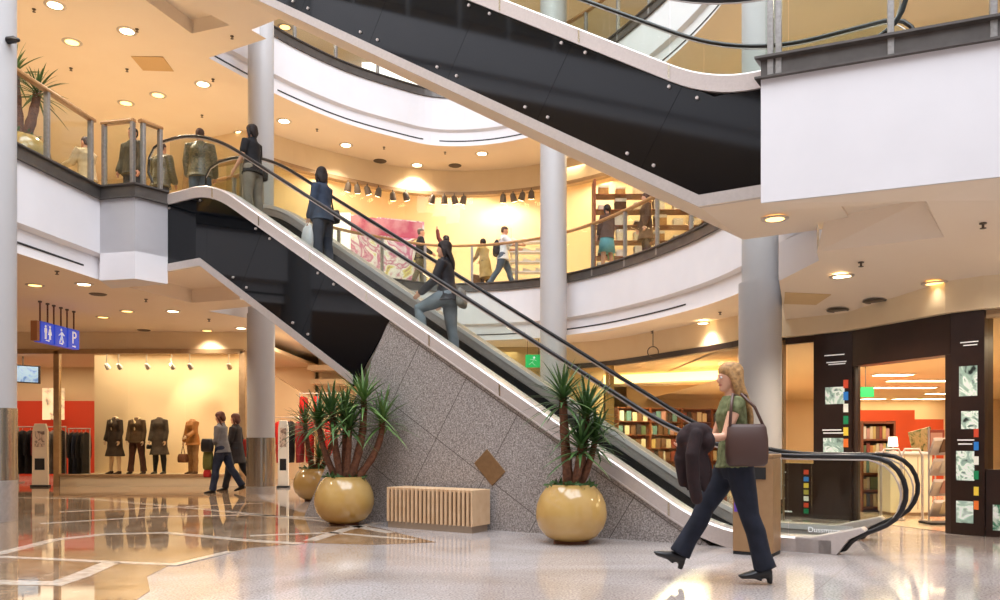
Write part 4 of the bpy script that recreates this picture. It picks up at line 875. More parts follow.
g = slab(ha, hb_, 2.2, 2.70, .26, .03); g.build('door_header', M['darkwood'], kind='structure', label='dark brown header over the bookshop door')
for a, b in ((ha, (5.05, 11.33)), ((5.525, 9.90), hb_)): struct('trim_70' if a == ha else 'trim_71', slab(a, b, 0, 2.2, .05, .02), M['darkwood'])
# right-hand window next to the picture edge
T = thing('shop_window', 'bookshop window at the right edge of the picture', 'window', (7, 8.7, 0), kind='structure')
slab(na_, nb_, .8, 2.6, .012, -.05).build('glass_pane', M['sglass'], T); sp2 = slab(na_, nb_, 0, .8, .1, .03).build('sign_panel', M['darkwood'], T); slab(na_, nb_, 2.6, 2.7, .1, .01).build('window_frame', M['frame'], T)
plate(993, 505, 1012, 530, na_, nb_, .005, .031).build('sign_picture', picture('green_print', [(226, 230, 220), (40, 120, 84), (236, 240, 232)], 5, .2), sp2)
# interior
g = MB(); g.poly([(5.04, 11.46, .004), (5.6, 9.9, .004), (5.85, 9.6, .004), (8.1, 8.1, .004), (12, 5.2, .004), (19.8, 5.2, .004), (19.8, 30.5, .004), (4.6, 30.5, .004), (4.6, 12.2, .004)]); struct('floor_bookshop', g, M['shopfloor'], 'pale shiny floor inside the bookshop')
M['bceil'] = mat('bookshop_ceiling', (232, 206, 168), .7)
g = MB(); g.poly([(4.42, 12.2, 2.62), (5.08, 11.55, 2.62), (5.63, 10.0, 2.62), (5.9, 9.68, 2.62), (8.1, 8.2, 2.62), (12, 5.2, 2.62), (19.8, 5.2, 2.62), (19.8, 30.5, 2.62), (5.3, 30.5, 2.62), (5.3, 16.9, 2.62)]); struct('ceiling_bookshop', g, M['bceil'], 'warm ceiling inside the bookshop')
g = MB(); g.box(8.05, 19, 0, 9.85, 19.3, 1.86); struct('wall_orange_near', g, M['orange'], 'orange wall inside the bookshop, nearer one')
g = MB(); g.box(9.9, 22, 0, 12.2, 22.3, 1.72); struct('wall_orange_far', g, M['orange'], 'orange wall inside the bookshop, farther one')
g = MB(); g.box(4.6, 29, 0, 19.8, 29.2, 3.3); struct('wall_bookshop_back', g, M['shopwall'])
k = 0
for y_, xs in ((372, (862, 893)), (378, (905, 938)), (385, (858, 888, 920)), (391, (940,)), (396.5, (873, 905, 932)), (402, (860, 895, 925))):
    for x_ in xs:
        p = atz(x_+(0), y_+2, 2.62); k += 1
        if (y_ == 372 and x_ == 862): continue
        L_ = thing('ceiling_panel_lamp', 'flat ceiling lamp inside the bookshop, %s row from the door, %s in its row' % ('nearest second third fourth fifth farthest'.split()[(372, 378, 385, 391, 396.5, 402).index(y_)], ('leftmost', 'second', 'rightmost')[xs.index(x_)]), 'ceiling light', p, group='bookshop ceiling lamps, row %d' % (1+(372, 378, 385, 391, 396.5, 402).index(y_)))
        MB().box(p.x-.42, p.y-.2, 2.595, p.x+.42, p.y+.2, 2.62).build('frame', M['white'], L_, bevel=.004); MB().box(p.x-.38, p.y-.17, 2.588, p.x+.38, p.y+.17, 2.596).build('diffuser', M['lamp'], L_)
arealight((8, 15, 2.55), 3, 3, 130, (1, .84, .64)); arealight((9.5, 20, 2.55), 5, 3, 120, (1, .84, .64)); arealight((13, 25, 2.55), 6, 5, 90, (1, .84, .64)); arealight((6.4, 11.2, 2.55), 1, 1, 55, (1, .8, .55)); arealight((9, 9.5, 2.55), 3, 2, 110, (1, .8, .55)); arealight((5.2, 14.5, 2.55), .5, 3, 60, (1, .8, .55))
p = atz(866, 392, 2.3); p = at(866, 392, 16.0); T = thing('exit_sign', 'tiny green sign hanging inside the bookshop by the left door edge', 'sign', p)
q = MB(); q.box(p.x-.16, p.y, p.z-.10, p.x+.16, p.y+.04, p.z+.10); q.build('panel', bpy.data.materials['exit_green'], T); MB().tube([(p.x, p.y+.02, p.z+.09), (p.x, p.y+.02, 2.62)], .008, 6).build('rod', M['lampoff'], T)
# ---- book and bookcase makers
BC = {k: mat('book_'+k, v, .55) for k, v in dict(red=(150, 70, 54), orange=(196, 130, 76), yellow=(206, 178, 112), cream=(222, 206, 172), white=(228, 220, 206), blue=(84, 96, 122), teal=(104, 146, 144), green=(98, 112, 80), brown=(120, 84, 58), black=(56, 46, 42), pink=(200, 150, 138)).items()}
PAGES = mat('book_pages', (232, 222, 196), .8)
PROTO = {}
def book(c, w, h, d, col, label, group, yaw=0, tilt=0):
    key = (col, round(w, 2), round(h, 2))
    if key not in PROTO:
        k_ = .004; pl = [(-w/2, 0), (w/2, 0), (w/2, k_), (-w/2+k_, k_), (-w/2+k_, d-k_), (w/2, d-k_), (w/2, d), (-w/2, d)] if w > .06 else [(-w/2, 0), (w/2, 0), (w/2, d), (w/2-k_, d), (w/2-k_, k_), (-w/2+k_, k_), (-w/2+k_, d), (-w/2, d)]
        q = MB(); q.prism([(x, y, 0) for x, y in pl], (0, 0, h))
        PROTO[key] = (q, d)
    T = thing('book', label, 'book', c, yaw, group); 
    if isinstance(PROTO[key], tuple):
        q, d = PROTO[key]; MT = parent_matrix(T)
        q.v = [MT@v for v in q.v]; b1 = q.build('cover', BC[col], T)
        q2 = MB().box(-w/2+.0045, .0045, .004, w/2-(.003 if w > .06 else .0045), d-.0045 if w > .06 else d-.006, h-.004); q2.v = [MT@v for v in q2.v]; b2 = q2.build('pages', PAGES, T); PROTO[key] = [b1, b2]
    else:
        for b in PROTO[key]: c2 = b.copy(); COL.objects.link(c2); c2.parent = T
    return T
rb2 = random.Random(11); cols = list(BC)+['cream', 'white', 'cream', 'brown', 'brown', 'cream']
def bookcase(o, d, W, H, nsh, label, where, face=.5, nb=9, depth=.30, fill=True):
    d = Vector((d[0], d[1], 0)).normalized(); n = Vector((-d.y, d.x, 0)); n = n if n.y > 0 else -n; o = Vector((o[0], o[1], .005)); T = thing('bookcase', label, 'bookcase', o)
    for s in (0, W): MB().obox(o+d*s+n*depth/2+Vector((0, 0, H/2)), d*.015, n*depth/2, Vector((0, 0, H/2))).build('side_panel', M['shelf'], T)
    MB().obox(o+d*W/2+n*(depth+.01)+Vector((0, 0, H/2)), d*W/2, n*.01, Vector((0, 0, H/2))).build('back_panel', M['shelf'], T)
    zz = [.08+(H-.10)*k/nsh for k in range(nsh+1)]
    for z in zz: MB().obox(o+d*W/2+n*depth/2+Vector((0, 0, z-.012)), d*(W/2-.015), n*depth/2, Vector((0, 0, .012))).build('shelf', M['shelf'], T)
    yaw = math.atan2(d.y, d.x); rows = 'lowest second third fourth fifth sixth'.split()
    for k in range(nsh):
        s = .04; gap = zz[k+1]-zz[k]-.04
        while s < W-.06 and fill:
            fo = rb2.random() < face; col = rb2.choice(cols); w = .16 if fo else rb2.choice((.04, .05)); h = gap*rb2.choice((.72, .85)); dp = .03 if fo else .18
            if s+w > W-.03: break
            c = o+d*(s+w/2)+n*(.05 if fo else .06)+Vector((0, 0, zz[k]+.002))
            book(c, w, round(h, 2), dp, col, '%s book %s on the %s shelf of %s' % (col, 'facing out' if fo else 'spine out', rows[k], where), '%s books %s on the %s shelf of %s' % (col, 'facing out' if fo else 'spine out', rows[k], where), yaw); s += w+(rb2.uniform(.02, .06) if fo else .006)
    return T
dv = Vector((3.0, 1.5, 0)).normalized(); nm = ['first', 'second', 'third', 'fourth']
for i in range(4):
    o = Vector((3.55, 24.0, 0))+dv*(i*1.22); bookcase((o.x, o.y), dv, 1.18, 2.15, 5, 'tall bookcase crowded with books, %s from the left seen past the handrails' % nm[i], 'the %s tall bookcase' % nm[i], .75)
bookcase((5.78, 12.75), (1, -.05), .5, 1.45, 5, 'low bookcase with books just inside the door, behind the escalator loop', 'the bookcase inside the door', .1)
# curved front of the bookshop
FRT = [(1.6, 22.3), (2.3, 21.9), (3.05, 21.0), (4.0, 19.2), (4.65, 17.8), (5.04, 16.8), (5.0, 15.4)]; FRT = catmull([Vector((x, y, 0)) for x, y in FRT], 5)
g = MB(); g.sweep([(p.x, p.y, 3.24) for p in FRT], [(.0, 0), (0, .6), (.15, .6), (.15, 0)]); struct('wall_bookshop_front', g, M['cream'], 'cream bulkhead over the curved bookshop front')
g = MB(); g.sweep([(p.x, p.y, 3.12) for p in FRT], [(-.03, 0), (-.03, .13), (.16, .13), (.16, 0)]); struct('trim_72', g, M['darkwood'], 'thin dark line along the top of the curved bookshop front')
g = MB(); g.sweep([(p.x, p.y, 0) for p in FRT[9:]], [(.06, .05), (.06, 3.12), (.075, 3.12), (.075, .05)]); struct('window_3', g, M['sglass'], 'curved glass of the bookshop front')
p = FRT[9]; g = MB(); g.obox((p.x+.03, p.y, 1.56), (.10, 0, 0), (0, .1, 0), (0, 0, 1.56)); struct('trim_73', g, mat('gilded_post', (206, 164, 92), .4, .3), 'gold-coloured post at the left end of the bookshop front')
g = MB(); g.box(-.2, 23.2, 0, 3.0, 23.4, 3.85); struct('wall_bookshop_left', g, mat('olive_panel', (196, 170, 118), .6), 'beige wall left of the bookshop front')
g = MB(); g.poly([(p.x+.1, p.y+.1, 3.28) for p in FRT[4:]]+[(5.25, 30.5, 3.28), (2.0, 30.5, 3.28)]); g.poly([(5.25, 16.9, 3.28), (9.5, 18, 3.28), (9.5, 30.5, 3.28), (5.25, 30.5, 3.28)]); struct('ceiling_bookshop_high', g, M['bceil'])
bpy.data.objects['ceiling_bookshop']
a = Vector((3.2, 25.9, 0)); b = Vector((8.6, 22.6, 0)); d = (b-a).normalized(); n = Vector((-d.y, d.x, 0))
T = thing('cove_lit_face', 'long cove face under the bookshop ceiling above the bookcases, its lit glow made emissive', 'lit cove', (a+b)/2+Vector((0, 0, 3.0)))
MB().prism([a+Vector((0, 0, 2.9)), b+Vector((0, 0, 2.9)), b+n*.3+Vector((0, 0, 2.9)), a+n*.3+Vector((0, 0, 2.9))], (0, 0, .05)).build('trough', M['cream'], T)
MB().prism([a+n*.12+Vector((0, 0, 2.95)), b+n*.12+Vector((0, 0, 2.95)), b+n*.12+Vector((0, 0, 3.24)), a+n*.12+Vector((0, 0, 3.24))], n*.02).build('diffuser', mat('cove_painted_glow', (255, 236, 184), .5, emit=2.6, ergb=(255, 226, 150)), T)  # no real diffuser: emission stands in for the cove face lit by hidden lamps
g = MB(); g.prism([a+n*.2+Vector((0, 0, 2.86)), b+n*.2+Vector((0, 0, 2.86)), b+n*.3+Vector((0, 0, 2.86)), a+n*.3+Vector((0, 0, 2.86))], (0, 0, .42)); struct('trim_74', g, M['cream'])
arealight((4.6, 22.6, 3.2), 2.5, 1.2, 260, (1, .82, .58)); arealight((4.2, 22.2, 3.2), 1, 2, 50, (1, .8, .52)); arealight((6.5, 26, 3.2), 3, 2, 110, (1, .8, .52))
# display table with turquoise books near the escalator
p = at(694, 492, 13.6); T = thing('display_table', 'low display table with pale turquoise books behind the escalator', 'table', (p.x, p.y, 0))
zt = .42; q = MB(); q.box(p.x-.6, p.y-.3, zt-.04, p.x+.5, p.y+.3, zt); q.build('tabletop', M['shelf'], T, bevel=.006)
for sx in (-.55, .45):
    for sy in (-.26, .26): MB().box(p.x+sx-.03, p.y+sy-.03, 0, p.x+sx+.03, p.y+sy+.03, zt-.04).build('leg', M['shelf'], T)
for i, (dx, col) in enumerate(((-.48, 'cream'), (-.26, 'yellow'), (-.04, 'teal'), (.16, 'white'), (.36, 'teal'))):
    book((p.x+dx, p.y-.02, zt+.003), .16, .24, .03, col, '%s book standing on the low table behind the escalator, %s from the left' % (col, o_[i]), None, .2*(-1)**i)
# counter, magazine rack, gates inside the door
c = Vector((6.22, 12.3, 0)); T = thing('counter', 'cream counter inside the bookshop door behind the escalator loop', 'counter', c)
MB().box(c.x-.32, c.y-.2, .05, c.x+.32, c.y+.2, .93).build('body', mat('counter_cream', (240, 226, 196), .4), T, bevel=.01); MB().box(c.x-.29, c.y-.17, .005, c.x+.29, c.y+.17, .05).build('plinth', M['frame'], T); MB().box(c.x-.35, c.y-.23, .93, c.x+.35, c.y+.23, .97).build('top', M['white'], T, bevel=.006)
for k in (-.1, .1): MB().box(c.x+k-.004, c.y-.203, .1, c.x+k+.004, c.y-.198, .9).build('panel_joint', M['frame'], T)
T = thing('table_lamp', 'small white lamp standing on the cream counter', 'lamp', (c.x-.18, c.y, .97)); MB().lathe([(.05, .972), (.05, .985), (.012, .99), (.012, 1.06)], (c.x-.18, c.y, 0), 14).build('base', M['steel'], T, True); MB().lathe([(.075, 1.05), (.06, 1.2)], (c.x-.18, c.y, 0), 18, ).build('shade', mat('lamp_shade', (255, 244, 220), .5, emit=1.5), T, True)
c = Vector((6.05, 10.95, 0)); T = thing('magazine_rack', 'silver magazine rack with slanted trays beside the right door pillar', 'rack', c)
for s in (-.18, .18): MB().tube([(c.x+s, c.y, .0), (c.x+s, c.y, 1.32)], .012, 8).build('post', M['steel'], T, True)
MB().box(c.x-.24, c.y-.16, 0.005, c.x+.24, c.y+.16, .03).build('base', M['dark'], T)
for k in range(4):
    z = .22+.28*k; sgn = 1
    MB().obox((c.x, c.y-.05, z), (.17, 0, 0), (0, .012, .02), (0, -.06*1, .10)).build('tray', M['steel'], T, bevel=.004)
    MB().obox((c.x+.02, c.y-.09, z+.02), (.08, 0, .01), (0, .004, .004), (0, -.055, .09)).build('leaflet', BC[('cream', 'pink', 'white', 'brown')[k]], T)
for i, (x0, x1, yy) in enumerate(((5.50, 5.80, 11.55), (5.72, 6.02, 11.4))):
    T = thing('chrome_barrier', ('left', 'right')[i]+' one of two chrome tube arches just inside the bookshop door', 'barrier', (x0, yy, 0))
    pts = [(x0, yy, .02), (x0, yy, .92), (x0+.05, yy, 1.02), (x1-.05, yy, 1.02), (x1, yy, .92), (x1, yy, .02)]
    MB().tube(pts, .018, 10).build('tube', M['steel'], T, True)
    for x in (x0, x1): MB().lathe([(.05, 0.005), (.05, .02), (.02, .025)], (x, yy, 0), 14).build('foot', M['steel'], T, True)
p = at(922, 442, 14.0); T = thing('picture_board', 'small board with a green picture inside the bookshop door', 'board', p); MB().obox(p, Vector((.19, 0, .05)), Vector((0, .015, 0)), Vector((-.05, 0, .22))).build('board', picture('green_photo', [(70, 110, 52), (196, 176, 130), (60, 90, 48)], 5), T); MB().tube([p, (p.x, p.y+.03, 0.01)], .014, 8).build('stand', M['steel'], T); MB().lathe([(.15, .005), (.15, .02)], (p.x, p.y+.03, 0), 16).build('foot', M['steel'], T)
p = at(936, 441, 13.6); T = thing('price_frame', 'red framed notice beside the green picture inside the bookshop', 'notice', p); MB().obox(p, Vector((.14, 0, 0)), Vector((0, .012, 0)), Vector((0, 0, .19))).build('frame', BC['red'], T, bevel=.004); MB().obox(p+Vector((0, -.014, 0)), Vector((.10, 0, 0)), Vector((0, .003, 0)), Vector((0, 0, .14))).build('sheet', BC['pink'], T); MB().tube([p+Vector((0, .02, 0)), (p.x, p.y+.02, .01)], .012, 8).build('stand', M['steel'], T); MB().lathe([(.14, .005), (.14, .02)], (p.x, p.y+.02, 0), 16).build('foot', M['steel'], T)
# lettering on the lower edge of the near glass
tz = ep(824, 530.5, .13); esc = bpy.data.objects['escalator']
text('Dussmann', .075, M['lit'], esc, frame_mx(e(tz[0], .135, tz[1]), -U, (0, 0, 1)), 'lettering', .001)
# ================================================================ people
SK = {k: mat('skin_'+k, v, .5, noise=(20, tuple(max(0, x-8) for x in v))) for k, v in dict(a=(222, 168, 138), b=(206, 150, 118), c=(192, 136, 104)).items()}
HR = {k: mat('hair_'+k, v, .7, noise=(40, tuple(int(x*.7) for x in v)), bump=.6) for k, v in dict(blonde=(196, 148, 92), brown=(84, 52, 36), dark=(40, 26, 22), auburn=(104, 50, 34), grey=(120, 104, 90)).items()}
FB = {}
def cloth(rgb, rough=.85, nz=9, d=20):
    k = (rgb, rough)
    if k not in FB: FB[k] = mat('fabric', rgb, rough, noise=(nz, tuple(max(0, x-d) for x in rgb)), bump=.25)
    return FB[k]
EYE = mat('eye_white', (236, 230, 224), .2); IRIS = mat('iris', (64, 44, 34), .2); LIP = mat('lips', (176, 92, 84), .4); LEATHER = mat('black_leather', (26, 22, 22), .35)
def rotx(v, a, c):                             # lean forward (towards +y) by a about point c
    v = Vector(v)-c; return c+Vector((v.x, v.y*math.cos(a)+v.z*math.sin(a), v.z*math.cos(a)-v.y*math.sin(a)))
class Body:
    """joints of a 1.75 m figure facing +y, x to its right"""
    def __init__(s, legs, arms, lean=0.0, head=(0, 0), female=True, foot=(0, 0), heel=0.0):
        s.f = female; s.lean = lean; s.legs = {}; s.arms = {}; s.head_yaw, s.head_pitch = head
        hw = .085; ank = {}
        for sd, k in ((-1, 'L'), (1, 'R')):
            fl_, ab, kn = legs[k]
            d1 = Vector((sd*math.sin(ab), math.sin(fl_)*math.cos(ab), -math.cos(fl_)*math.cos(ab))); a2 = fl_-kn
            d2 = Vector((sd*math.sin(ab), math.sin(a2)*math.cos(ab), -math.cos(a2)*math.cos(ab)))
            hip = Vector((sd*hw, 0, 0)); knee = hip+d1*.43; an = knee+d2*.42; ank[k] = (hip, knee, an)
        fp = dict(L=foot[0], R=foot[1])
        low = min(min(v[2].z-.085-heel, v[2].z-.085-heel-.19*math.sin(-fp[k]) if fp[k] < 0 else v[2].z-.085-heel) for k, v in ank.items())
        s.hz = -low; up = Vector((0, 0, s.hz))
        for k, v in ank.items():
            hip, knee, an = [p+up for p in v]; a = fp[k]; fd = Vector((0, math.cos(a), math.sin(a))); fu = Vector((0, -math.sin(a), math.cos(a)))
            s.legs[k] = (hip, knee, an, fd, fu)
        s.hip = Vector((0, 0, s.hz)); s.heel = heel
        sw = .152 if female else .178
        for sd, k in ((-1, 'L'), (1, 'R')):
            fl_, ab, el, inn = arms[k]
            sh = rotx((sd*sw, 0, s.hz+.475), lean, s.hip); f2 = fl_+lean*.5
            d1 = Vector((sd*math.sin(ab), math.sin(f2)*math.cos(ab), -math.cos(f2)*math.cos(ab))); a2 = f2+el
            d2 = Vector((sd*math.sin(ab)*.5-sd*inn, math.sin(a2), -math.cos(a2))).normalized()
            elb = sh+d1*.285; wr = elb+d2*.245; s.arms[k] = (sh, elb, wr, d2)
    def T(s, x, y, dz): return rotx((x, y, s.hz+dz), s.lean, s.hip)
    def ring(s, dz, rx, ry, y0=0, n=20): return [s.T(rx*math.cos(2*PI*k/n), y0+ry*math.sin(2*PI*k/n), dz) for k in range(n)]
    TOR = [(-.10, .11, .09), (-.02, .168, .112), (.06, .165, .115), (.15, .142, .098), (.24, .132, .092), (.34, .150, .104), (.41, .152, .104), (.46, .135, .090), (.505, .098, .070), (.545, .06, .056)]
    def torso(s, mb, pad=0.0, z0=-.1, z1=.56, cut=None):
        k = 1.0 if s.f else 1.12
        R_ = [(z, rx*(k if z > .1 else 1.0), ry*(1.05 if not s.f else 1)) for z, rx, ry in s.TOR if z0 <= z <= z1]
        mb.loft([s.ring(z, rx+pad, ry+pad, .012*(1 if .28 < z < .45 and s.f else 0)) for z, rx, ry in R_])
    def limb(s, mb, pts, rs): mb.tube(pts, rs, 14, True)
    def leg(s, mb, k, pad=0, flare=0, end=1.0):
        hip, kn, an, fd, fu = s.legs[k]; g = 1.0 if s.f else 1.03
        top = hip+Vector((0, -.005, .03)); mid = hip.lerp(kn, .5); cf = kn.lerp(an, .32)+Vector((0, -.012, 0))
        rs = [.098*g+pad, .086*g+pad, .062+pad, .060+pad+flare*.1, .046+pad+flare*.5, .042+pad+flare]
        pts = [top, mid, kn, cf, kn.lerp(an, .72), kn.lerp(an, end)]
        mb.ball(pts[0], rs[0]); mb.tube(pts, rs, 16)
    def foot_mesh(s, mb, k, pad=0):
        hip, kn, an, fd, fu = s.legs[k]; x = Vector((1, 0, 0)); o = an-fu*.04
        rings = []
        for t, w, h, dz in ((-.055, .024, .03, .0), (-.04, .034, .05, .0), (.0, .036, .058, .0), (.06, .036, .044, -.012), (.12, .042, .030, -.024), (.165, .036, .022, -.030), (.19, .018, .014, -.034)):
            rings.append([o+fd*t+x*(w+pad)*math.cos(2*PI*i/14)+fu*(dz+(h*.75+pad)*math.sin(2*PI*i/14)) for i in range(14)])
        mb.loft(rings)
    def shoe(s, k, m, parent, heel=False):
        hip, kn, an, fd, fu = s.legs[k]; q = MB(); s.foot_mesh(q, k, .008); x = Vector((1, 0, 0)); o = an-fu*.078
        hh = s.heel
        q.loft([[o+fd*t+x*w*c+fu*(-.004-hh*(1 if t < 0 else max(0, 1-t/.12))) for c in (-1, 1)] + [o+fd*t+x*w*c+fu*.012 for c in (1, -1)] for t, w in ((-.065, .03), (-.0, .04), (.1, .046), (.17, .04), (.205, .018))]) if not heel else q.loft([[o+fd*t+x*w*c+fu*(-hh*max(0, 1-(t+.02)/.14)+dz_) for c, dz_ in ((-1, 0), (1, 0), (1, .016), (-1, .016))] for t, w in ((.03, .034), (.1, .046), (.17, .04), (.21, .014))])
        if heel: q.tube([o+fd*-.035+fu*.02, o+fd*-.042+fu*(-hh-.004)], [.030, .021], 10)
        sh = q.build('shoe', m, parent, remesh=.009)
        return sh
    def arm(s, mb, k, pad=0, end=1.0, fat=1.0):
        sh, el, wr, d = s.arms[k]; g = (1.0 if s.f else 1.15)*fat
        inn = sh.lerp(s.T(0, 0, .44), .28)
        s.limb(mb, [inn, sh, sh.lerp(el, .5), el, el.lerp(wr, .35), el.lerp(wr, end)], [.05*g+pad, .053*g+pad, .044*g+pad, .037*g+pad, .036*g+pad, .026*g+pad])
    def sleeve(s, mb, k, pad, end):
        sh, el, wr, d = s.arms[k]; g = 1.0 if s.f else 1.15; inn = sh.lerp(s.T(0, 0, .44), .3)
        if end <= 1: s.limb(mb, [inn, sh, sh.lerp(el, end)], [.056*g+pad, .058*g+pad, .052*g+pad])
        else: s.limb(mb, [inn, sh, sh.lerp(el, .5), el, el.lerp(wr, end-1)], [.056*g+pad, .058*g+pad, .05*g+pad, .044*g+pad, .036*g+pad])
    def hand(s, mb, k, curl=.5, grip=0):
        sh, el, wr, d = s.arms[k]; sd = -1 if k == 'L' else 1
        side = Vector((0, 1, 0)); side = (side-d*side.dot(d))
        side = side.normalized() if side.length > .3 else Vector((0, 0, 1)); nrm = d.cross(side).normalized()   # palm lies in d/side plane
        if nrm.x*sd > 0: nrm = -nrm                                       # palm faces the thigh
        mb.loft([[wr+d*t+side*w*math.cos(2*PI*i/12)+nrm*h*math.sin(2*PI*i/12) for i in range(12)] for t, w, h in ((-.02, .024, .019), (.02, .032, .017), (.06, .040, .016), (.088, .038, .013))])
        for j, (o_, L, r) in enumerate(((.030, .068, .0090), (.0105, .077, .0092), (-.010, .072, .0090), (-.029, .056, .0080))):
            b = wr+d*.082+side*o_; pts = [b-d*.02]; dd = d.copy(); a = curl*(.55+.12*j); p = b
            for q_ in (.45, .32, .23):
                pts.append(p); dd = (dd*math.cos(a)+nrm*math.sin(a)).normalized(); p = p+dd*L*q_
                nrm2 = nrm
            pts.append(p); mb.tube(pts, [r*1.05, r, r*.96, r*.88, r*.78], 8, True)
        t0 = wr+d*.025+side*.026; td = (d*.62+side*.62+nrm*.38).normalized(); p1 = t0+td*.038; p2 = p1+(d*.85+side*.2+nrm*.45).normalized()*.032
        mb.tube([t0-td*.012, p1, p2, p2+(d*.9+nrm*.4).normalized()*.018], [.0135, .0115, .0100, .0085], 8, True)
    def headpt(s, x, y, z):                    # head-local (z from the chin) to world
        cy, sy = math.cos(s.head_yaw), math.sin(s.head_yaw); cp, sp = math.cos(s.head_pitch), math.sin(s.head_pitch)
        y2 = y*cp-(z-.08)*sp; z2 = .08+y*sp+(z-.08)*cp
        return s.T(0, .012, .585)+Vector((x*cy-y2*sy, x*sy+y2*cy, z2))+Vector((0, s.lean*.02, 0))
    def head(s, mb, face=True):
        n = 22; k = .96 if s.f else 1.02
        pr = [(-.004, .030, .030, .050), (.012, .044, .050, .034), (.035, .056, .066, .018), (.065, .064, .080, .006), (.095, .069, .088, .0), (.125, .072, .094, -.006), (.155, .071, .094, -.010), (.185, .062, .083, -.012), (.21, .044, .060, -.012), (.224, .018, .026, -.012)]
        mb.loft([[s.headpt(rx*k*math.cos(2*PI*i/n), yo+ry*math.sin(2*PI*i/n)*(1.0 if math.sin(2*PI*i/n) < 0 else .95), z) for i in range(n)] for z, rx, ry, yo in pr])
        mb.tube([s.T(0, -.005, .50), s.T(0, .0, .56), s.headpt(0, -.015, .03)], [.060, .052, .052] if s.f else [.068, .062, .060], 16)
        mb.tube([s.headpt(0, .080, .118), s.headpt(0, .098, .088), s.headpt(0, .088, .074)], [.010, .016, .012], 10, True)      # nose
        mb.tube([s.headpt(-.03, .078, .128), s.headpt(0, .086, .130), s.headpt(.03, .078, .128)], [.009, .010, .009], 8, True)  # brow
        mb.ball(s.headpt(0, .074, .020), .020, .016, .014)                                                                    # chin
        for sd in (-1, 1): mb.ball(s.headpt(sd*.071*k, -.012, .098), .012, .022, .032)
    def features(s, parent):
        for sd in (-1, 1):
            c = s.headpt(sd*.031, .0785, .110); MB().ball(c, .0098, seg=12).build('eye', EYE, parent, 'all'); MB().ball(s.headpt(sd*.031, .0862, .110), .0048, seg=10).build('iris', IRIS, parent.children[-1] if False else parent, 'all')
        q = MB(); q.tube([s.headpt(-.022, .076, .050), s.headpt(0, .087, .051), s.headpt(.022, .076, .050)], [.003, .0075, .003], 8, True); q.build('mouth', LIP, parent, 'all')
    def hair(s, parent, m, length=.0, short=False, wide=1.0, bun=False):
        q = MB(); pad = .0 if short else .008
        n = 22; rings = []
        for z, rx, ry, yo in ((.085, .070, .062, -.045), (.115, .076, .082, -.026), (.15, .079, .096, -.016), (.18, .074, .093, -.014), (.21, .056, .072, -.014), (.232, .026, .034, -.014)):
            rings.append([s.headpt((rx+pad)*math.cos(2*PI*i/n), yo+(ry+pad)*math.sin(2*PI*i/n), z) for i in range(n)])
        q.loft(rings)
        if short: q.loft([[s.headpt(rx*math.cos(2*PI*i/n), yo+ry*math.sin(2*PI*i/n), z) for i in range(n)] for z, rx, ry, yo in ((.05, .055, .04, -.05), (.09, .070, .055, -.042), (.14, .07, .07, -.04))])
        if length:
            rr = []
            for j in range(9):
                t = j/8; z = .16-t*(length+.05); w = (.082+.012*math.sin(t*PI))*(1-.45*max(0, t-.55)/.45)*wide; dpt = .052*(1-.35*t)
                yy = -.050-.022*math.sin(min(1, t*1.6)*PI/2)-.058*max(0, min(1, (t-.25)*2.2))*max(0, min(1, (length-.12)/.2))
                rr.append([s.headpt(w*math.cos(2*PI*i/16), yy+dpt*math.sin(2*PI*i/16)*(1+.15*math.cos(7*2*PI*i/16)), z) for i in range(16)])
            q.loft(rr)
            for sd in (-1, 1): q.tube([s.headpt(sd*.062, .02, .165), s.headpt(sd*.080, .0, .10), s.headpt(sd*.080, -.02, .02), s.headpt(sd*.07, -.05, -min(length, .12))], [.018, .026, .024, .014], 10, True)
        if bun: q.ball(s.headpt(0, -.12, .14), .04)
        return q.build('hair', m, parent, remesh=.010)
